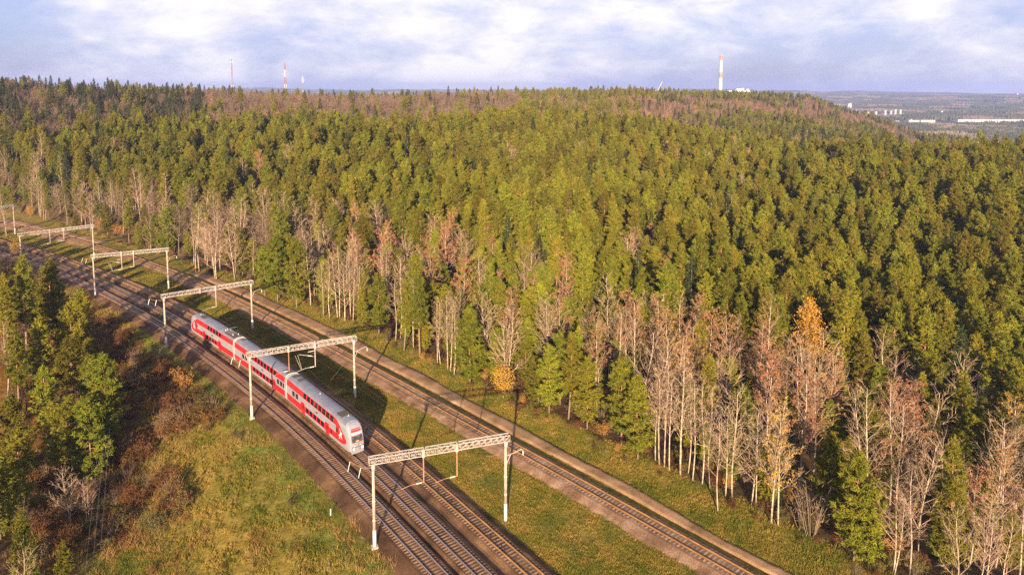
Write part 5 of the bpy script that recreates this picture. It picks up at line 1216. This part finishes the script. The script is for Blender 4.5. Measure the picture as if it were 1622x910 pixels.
def mast(label, px, Ym, ztop, z0, w, bands, dish):
    x = Ym * (px - 811) / 1120.4 * .9945; H = ztop - z0; o = thing('radio_mast', label, 'radio mast', (x, Ym, z0), (0, 0, .4), 'radio masts on the left horizon')
    nb = len(bands); k = [(-1, -1), (1, -1), (1, 1), (-1, 1)]
    for b_ in range(nb):
        mb = MB(); za, zc = H * b_ / nb, H * (b_ + 1) / nb; f = lambda z: w * (1 - .55 * z / H)
        for i in range(4): bar(mb, (k[i][0] * f(za), k[i][1] * f(za), za), (k[i][0] * f(zc), k[i][1] * f(zc), zc), .17)
        z = za
        while z < zc - .5:
            h_ = min(2.2, zc - z)
            for i in range(4):
                a, c2 = k[i], k[(i + 1) % 4]; bar(mb, (a[0] * f(z), a[1] * f(z), z), (c2[0] * f(z + h_), c2[1] * f(z + h_), z + h_), .10)
            z += h_
        obj('lattice_section', mb.mesh('lattice_section', M[bands[b_]]), o)
    for z, s_ in dish:
        for a in (0, 2.1, 4.2):
            mb = MB(); box(mb, math.cos(a) * 1.4 - .28, math.cos(a) * 1.4 + .28, math.sin(a) * 1.4 - .2, math.sin(a) * 1.4 + .2, z - s_, z + s_); obj('antenna_panel', mb.mesh('antenna_panel', M['chim_white']), o)
    mb = MB(); tube(mb, [(0, 0, H), (0, 0, H + 3.5)], [.12, .05], 6); obj('spike', mb.mesh('spike', M['mast_grey']), o); return o
mast('dark red and grey radio mast, farthest left on the horizon', 363.5, 900, 94, 34, 1.0, ['mast_grey', 'mast_grey', 'mast_red', 'mast_grey', 'mast_red', 'mast_grey'], [(56, 1.3), (26, 1.1)])
mast('white and red radio mast, tallest of the three on the horizon', 448.5, 950, 91, 34, 1.7, ['chim_white', 'mast_red', 'chim_white', 'mast_red', 'chim_white', 'mast_red'], [(43, 1.4), (47, 1.1)])
mast('small pale radio mast, shortest of the three on the horizon', 476.5, 1000, 74, 34, 1.0, ['mast_grey', 'chim_white', 'mast_grey', 'chim_white'], [(36, 1.4), (33, 1.2)])
# white halls and towers of the valley town
Yv = 2750; vx = Yv / 1120.4 * .9945
for i, (pa, pb, lab) in enumerate(((1403, 1410, 'smallest white hall at the foot of the dark ridge in the valley'), (1419, 1426, 'second white hall along from the dark ridge in the valley'), (1441, 1458, 'white hall with a stepped roof in the middle of the valley row'), (1460, 1483, 'low white hall before the gap in the valley row'), (1519, 1640, 'very long white hall stretching across the right of the valley'))):
    a, b_ = vx * (pa - 811), vx * (pb - 811); z_ = float(ground((a + b_) / 2, Yv)); building('warehouse', lab, (a + b_) / 2, Yv, b_ - a, 34, 13, z_, [((a - b_) / 4, (a - b_) / 8, 17)] if i == 2 else (), group='white halls in the valley', mat_='chim_white')
for i, (px, hh, w) in enumerate(((1314, 42, 11), (1321, 36, 9), (1331, 30, 10), (1347, 38, 12), (1350, 40, 8), (1378, 26, 9), (1391, 28, 9), (1406, 34, 8), (1415, 32, 8), (1422, 38, 8), (1430, 36, 8), (1496, 22, 9))):
    Yt = 4000 - (i > 4) * 700; x = Yt * (px - 811) / 1120.4 * .9945; z_ = float(ground(x, Yt))
    building('apartment_tower', ('pale apartment tower on the near end of the valley row', 'slim pale tower second in the valley row', 'pale tower third in the valley row', 'broad pale tower, first of the valley pair', 'slim pale tower, second of the valley pair', 'low pale tower beyond the pair in the valley', 'low pale tower before the four tall ones', 'first of four close pale towers in the valley', 'second of four close pale towers in the valley', 'third of four close pale towers in the valley', 'last of four close pale towers in the valley', 'low pale tower behind the valley halls')[i],
             x, Yt, w, w, hh + 6, z_ - 2, wins=2, rows=6, group='apartment towers in the valley')
Yt = 6800; x = Yt * (1613 - 811) / 1120.4 * .9945; z_ = float(ground(x, Yt)); o = thing('bell_tower', 'tiny white tower with a dark cap on the far right ridge', 'tower', (x, Yt, z_)); mb = MB(); box(mb, -8, 8, -8, 8, 0, 50); obj('wall', mb.mesh('wall', M['chim_white']), o)
mb = MB(); tube(mb, [(0, 0, 50), (0, 0, 66)], [9, .5], 8); obj('cap', mb.mesh('cap', M['mast_grey']), o)

# ------------------------------------------------------------------ the air between here and the horizon
mb = MB(); box(mb, -13500, 13500, -1500, 15500, -160, 160)
hm = bpy.data.materials.new('haze'); hm.use_nodes = True; t = hm.node_tree; t.nodes.clear(); out = node(t, 'ShaderNodeOutputMaterial'); pv = node(t, 'ShaderNodeVolumePrincipled')
pv.inputs['Color'].default_value = (0.42, 0.53, 1.0, 1); pv.inputs['Density'].default_value = 0.000105; pv.inputs['Anisotropy'].default_value = 0.1
t.links.new(pv.outputs[0], out.inputs['Volume']); obj('haze', mb.mesh('haze', hm), kind='stuff')
